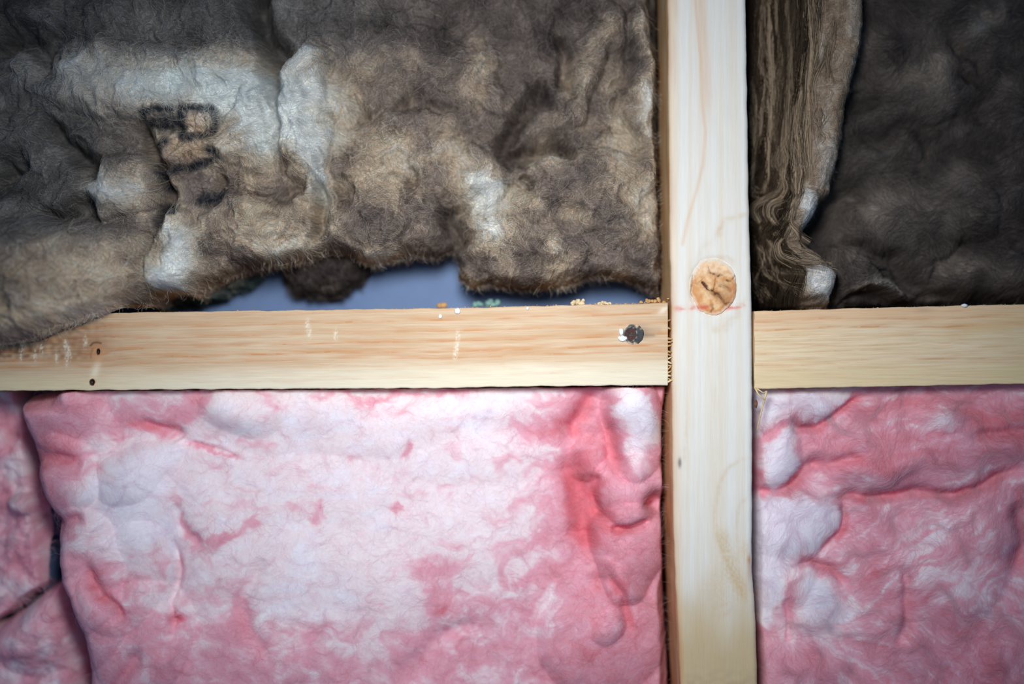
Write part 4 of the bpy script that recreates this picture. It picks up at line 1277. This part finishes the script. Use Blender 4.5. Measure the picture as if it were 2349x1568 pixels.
def pr_fields(U, V):
    Uw, Vw = warp(U, V, 220, 20, 401)
    h = np.zeros(U.shape)
    d = np.full(U.shape, .36)
    for cx, cy, rx, ry, ang, hh in [(1820, 930, 140, 60, -10, 9), (1790, 1055, 60, 85, 10, 12), (1830, 1190, 120, 90, -20, 12), (1790, 1300, 80, 110, 0, 9), (1860, 1370, 90, 80, 0, 7), (2120, 1030, 260, 95, -6, 12), (2150, 950, 80, 50, 0, 6), (2000, 1080, 120, 50, -15, 7),
                                    (2190, 1260, 150, 190, 30, 12), (2300, 1180, 120, 100, 0, 6), (2080, 1400, 160, 170, 20, 7), (2270, 1440, 160, 150, 30, 7), (1850, 1500, 110, 110, 0, 6), (2000, 1250, 110, 130, 0, 5), (1940, 1020, 90, 40, -20, 5)]:
        h += .85 * hh * dome(Uw, Vw, cx, cy, rx, ry, ang, 1.2)
    for pts, w, dd in [([(1735, 1125), (1790, 1130), (1830, 1115), (1860, 1070), (1900, 1050)], 15, 9), ([(1810, 960), (1835, 985), (1880, 985), (1930, 940), (1990, 905)], 9, 6), ([(1860, 1075), (1920, 1060), (2000, 1050)], 14, 4),
                       ([(1905, 1150), (1990, 1150), (2100, 1130), (2230, 1120), (2349, 1080)], 13, 9), ([(1815, 1300), (1850, 1290), (1900, 1310), (1935, 1340)], 9, 5), ([(1930, 1160), (1915, 1230), (1870, 1270)], 10, 6), ([(2080, 1290), (2075, 1400), (2060, 1480)], 12, 5),
                       ([(1790, 1370), (1805, 1400), (1810, 1460)], 9, 4), ([(2220, 1000), (2300, 990), (2400, 1000)], 14, 5), ([(2330, 1150), (2349, 1250), (2330, 1330)], 26, 7)]:
        g = line(Uw, Vw, pts, w)
        h -= dd * g
        d += .04 * dd * g  # creases coloured stronger, in place of pink light bouncing within
    h += 1.0 * perlin(U / 200, V / 200, 405) + .2 * perlin(Uw / 70, Vw / 70, 408) + .06 * perlin(Uw / 30, Vw / 24, 409)
    Ud, Vd = warp(Uw, Vw, 48, 14, 461)
    Ud, Vd = warp(Ud, Vd, 16, 5, 463)
    for pts, w, s in [([(1745, 1000), (1790, 970), (1812, 962), (1835, 985), (1880, 985), (1920, 945), (1985, 905)], 10, .6), ([(1735, 1050), (1745, 1090), (1760, 1120), (1830, 1118), (1860, 1075)], 16, .6), ([(1880, 1070), (2000, 1060), (2080, 1080)], 26, .55),
                      ([(1815, 1292), (1840, 1285), (1870, 1292)], 10, .8), ([(1870, 1292), (1910, 1312), (1940, 1345)], 9, .5), ([(1925, 1150), (1925, 1200), (1890, 1250)], 14, .5), ([(1905, 1145), (2000, 1150), (2110, 1130)], 12, .4), ([(2180, 950), (2260, 960), (2349, 950), (2450, 940)], 22, .6),
                      ([(1930, 960), (2020, 940), (2130, 920), (2260, 900)], 16, .45), ([(2230, 1000), (2349, 1010)], 12, .4), ([(1990, 1230), (2000, 1320), (2040, 1440)], 26, .35), ([(1870, 1470), (1890, 1560)], 24, .4), ([(2100, 1400), (2200, 1480), (2300, 1568)], 26, .3), ([(1800, 1400), (1790, 1340)], 8, .3)]:
        d += s * line(Ud, Vd, pts, w * 1.15)
    for cx, cy, rx, ry, ang, s in [(1790, 1060, 40, 65, 10, -.5), (1820, 1190, 90, 70, -20, -.5), (1770, 1260, 50, 60, 0, -.4), (1820, 920, 70, 30, -10, -.4), (2160, 960, 50, 40, 0, -.45), (2110, 1230, 60, 90, 30, -.2), (2230, 1200, 60, 50, 20, -.15), (2250, 1340, 90, 40, 35, -.25), (2080, 1040, 180, 60, -6, .2),
                                   (2000, 1220, 90, 90, 0, .2), (2349, 1100, 120, 200, 0, .2), (1860, 1380, 70, 60, 0, -.3), (2000, 1100, 50, 16, -20, -.35), (1930, 1400, 40, 120, 10, -.15), (2200, 1500, 260, 90, 0, .15), (2040, 1020, 200, 40, 0, .15)]:
        d += s * blob(Ud, Vd, cx, cy, rx, ry, ang)
    # pale tongues beside the stud, each with a torn border
    Ue, Ve = warp(Ud, Vd, 30, 7, 471)
    for poly, s in [([(1720, 885), (1985, 885), (1930, 925), (1890, 962), (1850, 975), (1812, 950), (1775, 962), (1720, 1010)], .42), ([(1760, 1000), (1800, 975), (1828, 1000), (1838, 1060), (1815, 1118), (1780, 1112), (1745, 1060)], .6),
                    ([(1720, 1140), (1790, 1125), (1850, 1128), (1865, 1150), (1930, 1165), (1915, 1215), (1870, 1255), (1800, 1290), (1790, 1360), (1760, 1420), (1720, 1440)], .55), ([(1830, 1310), (1890, 1320), (1925, 1360), (1905, 1410), (1850, 1420), (1820, 1370)], .35)]:
        d -= s * sstep(-8, 18, poly_sd(Ue, Ve, poly))
    top = sstep(1160, 1090, Vw)
    low = sstep(1350, 1440, Vw + .25 * (Uw - 2100))
    Uq, Vq = warp(U, V, 150, 26, 481)
    Uq, Vq = warp(Uq, Vq, 22, 6, 483)
    far = sstep(1800, 1980, U)
    d += far * (.36 * top * streak(Uq, Vq, -9, 412) + .4 * (1 - top) * (1 - low) * streak(Uq, Vq, -38, 422) + .4 * low * streak(Uq, Vq, 42, 432))
    d += .12 * (1 - far) * streak(Uq, Vq, 75, 442) * sstep(1240, 1330, V) + .2 * fbm(Uw / 60, Vw / 60, 4, 415) + .08 * sstep(2000, 2300, U) + .1 * sstep(1400, 1560, V)
    return h, d


pr = empty('insulation_batt', px(np.array(2040.), np.array(float(EXT_B)), -.04).tolist())
tag(pr, 'streaky rose-pink glass wool batt below the right nogging', 'insulation batt', 'pink insulation batts')
B8 = Batt((1718, EXT_R, 864, EXT_B), 3.0, PR_EDGE, 0.018, -0.085, lambda U, V: 4 + 16 * sstep(890, 915, V), lambda U, V: mm * (-17 + .85 * pr_fields(U, V)[0]), lambda U, V: pink_mix(pr_fields(U, V)[1]), 2.0)
B8.build('wool_body', M_PINK, pr)


def pr_flow(u, v):
    f = flow(421, 120, 0, 2.2)(u, v)
    sweep = np.where(v < 1130, -.25, -.9 + 1.6 * sstep(1250, 1500, v))
    return f + sweep


B8.fibres('fine_fibres', 34000, M_PHAIR, pr, pr_flow, (20, 90), (.0002, .0016), (.000025, .00005), (.75, .18), pink_fibre_col, 25, 8, density=lambda u, v: np.where((u < 2420) & (v < 1620), 1, .3))
B8.fibres('loose_wisps', 2600, M_PHAIR, pr, pr_flow, (60, 200), (.0002, .0014), (.00003, .00005), (.35, .08), wisp_col, 42, 14, density=lambda u, v: np.where((u < 2420) & (v < 1620), 1, .3))

# ------------------------------------------------------------------ crumbs, sawdust, straw
def crumb_cluster(name, cx, cy, n, spread, r, mat, label, cat, yback, seed, group=None):
    """a little clod of shavings standing on top of the nogging"""
    q = np.random.default_rng(seed)
    c0 = px(np.array(float(cx)), np.array(float(cy)), -yback, yback)
    root = empty(name, c0.tolist())
    tag(root, label, cat, group)
    for i in range(n):
        lump('granule', root, cx + q.normal(0, spread), cy - abs(q.normal(0, spread * .35)), r * q.uniform(.55, 1.1), -yback + q.normal(0, .0006), mat, seed + i, yback, (q.uniform(.7, 1.3), q.uniform(.7, 1.2), q.uniform(.6, 1.1)), n=7)


crumb_cluster('sawdust_clod', 1319, 697, 9, 9, 7, M_CRUMB, 'largest pale sawdust clod on the left nogging, midway between nail and blue gap', 'sawdust', .004, 51, 'sawdust clods')
crumb_cluster('sawdust_clod', 1386, 698, 8, 8, 6, M_CRUMB, 'curly pale sawdust clod on the left nogging, nearest above the nail', 'sawdust', .004, 61, 'sawdust clods')
crumb_cluster('wool_crumb', 1118, 700, 9, 20, 10, M_GREEN, 'blurred grey-green crumb lying behind the left nogging in the gap', 'crumb', .05, 71)
crumb_cluster('sawdust_clod', 1014, 702, 5, 5, 9, M_SAW, 'blurred brown sawdust peak at the middle of the blue gap', 'sawdust', .045, 81, 'sawdust clods')
crumb_cluster('sawdust_clod', 1500, 694, 12, 16, 5, M_SAW, 'brown sawdust heap in the corner where left nogging meets stud', 'sawdust', .006, 91, 'sawdust clods')

q = np.random.default_rng(31)
sd_root = None
V_, F_, c_ = [], [], 0
for i in range(420):
    u = 1535 - abs(q.normal(0, 1)) ** 1.3 * 190 if i < 300 else q.uniform(300, 1535)
    if u < 300:
        continue
    back = q.uniform(0.0005, .02)
    v = float(ip(LN_T, u)) - q.uniform(-.5, 1.5)
    s = q.uniform(.8, 2.8) * DIST / FPX
    cpt = px(np.array(u), np.array(v), -back, 0)
    d = q.normal(0, 1, (4, 3))
    d /= np.linalg.norm(d, axis=1)[:, None]
    V_ += list(cpt + d * s * q.uniform(.7, 1.6))
    F_ += [(c_, c_ + 1, c_ + 2), (c_, c_ + 2, c_ + 3), (c_, c_ + 3, c_ + 1), (c_ + 1, c_ + 3, c_ + 2)]
    c_ += 4
so = mesh_obj('sawdust', np.array(V_), F_, M_SAW, None, None, False, px(np.array(1300.), np.array(699.), -.01).tolist())
tag(so, 'fine sawdust dusting the upper edge of the left nogging', 'sawdust', None, 'stuff')
V_, F_, c_ = [], [], 0
for i in range(160):
    u = q.uniform(1735, 2400)
    v = float(ip(RN_T, u)) - q.uniform(-.5, 1.2)
    s = q.uniform(.6, 1.8) * DIST / FPX
    cpt = px(np.array(u), np.array(v), -q.uniform(.0015, .02), 0)
    d = q.normal(0, 1, (4, 3))
    d /= np.linalg.norm(d, axis=1)[:, None]
    V_ += list(cpt + d * s)
    F_ += [(c_, c_ + 1, c_ + 2), (c_, c_ + 2, c_ + 3), (c_, c_ + 3, c_ + 1), (c_ + 1, c_ + 3, c_ + 2)]
    c_ += 4
so = mesh_obj('sawdust', np.array(V_), F_, M_CRUMB, None, None, False, px(np.array(2000.), np.array(706.), -.01).tolist())
tag(so, 'fine pale sawdust dusting the upper edge of the right nogging', 'sawdust', None, 'stuff')

for u, v, r, lab in [(1049, 713, 7, 'larger white fleck stuck near the top of the left nogging'), (1010, 725, 4.5, 'smaller white fleck on the left nogging, left of the larger one'), (1210, 707, 3.5, 'tiniest pale fleck on the top edge of the left nogging')]:
    tag(lump('white_fleck', None, u, v, r, .0006, M_WHITE, int(u), squash=(1, .4, 1), n=7), lab, 'fleck', 'white flecks')
tag(lump('white_fleck', None, 2212, 700, 6, .0, M_WHITE, 8, squash=(1.3, .5, .6), n=7), 'white fleck on the top edge of the right nogging', 'fleck', 'white flecks')
tag(lump('grey_husk', None, 2246, 998, 8, .0 - .018, M_CRUMB, 9, .018, squash=(1.4, .5, .6), n=8), 'small grey husk lying on the right pink batt near the frame edge', 'husk')

st = empty('straw_stalk', px(np.array(1740.), np.array(970.), .001).tolist())
tag(st, 'dry forked straw stalk hanging where stud meets the right nogging', 'straw')
sliver('stem', st, [(1756, 896), (1752, 915), (1748, 930), (1742, 955), (1736, 985)], 2.6, 1.2, M_STRAW, .003, .001, 1)
sliver('twig', st, [(1730, 888), (1738, 904), (1752, 916)], 2.2, 1.6, M_STRAW, .002, .003, 1)
sliver('twig', st, [(1733, 890), (1748, 900), (1757, 896)], 1.8, 1.2, M_STRAW, .003, .003, 1)
lump('husk', st, 1733, 926, 6, .001, M_HUSK, 4, squash=(.6, .6, 1.5), n=8)['label'] = 'small brown husk'
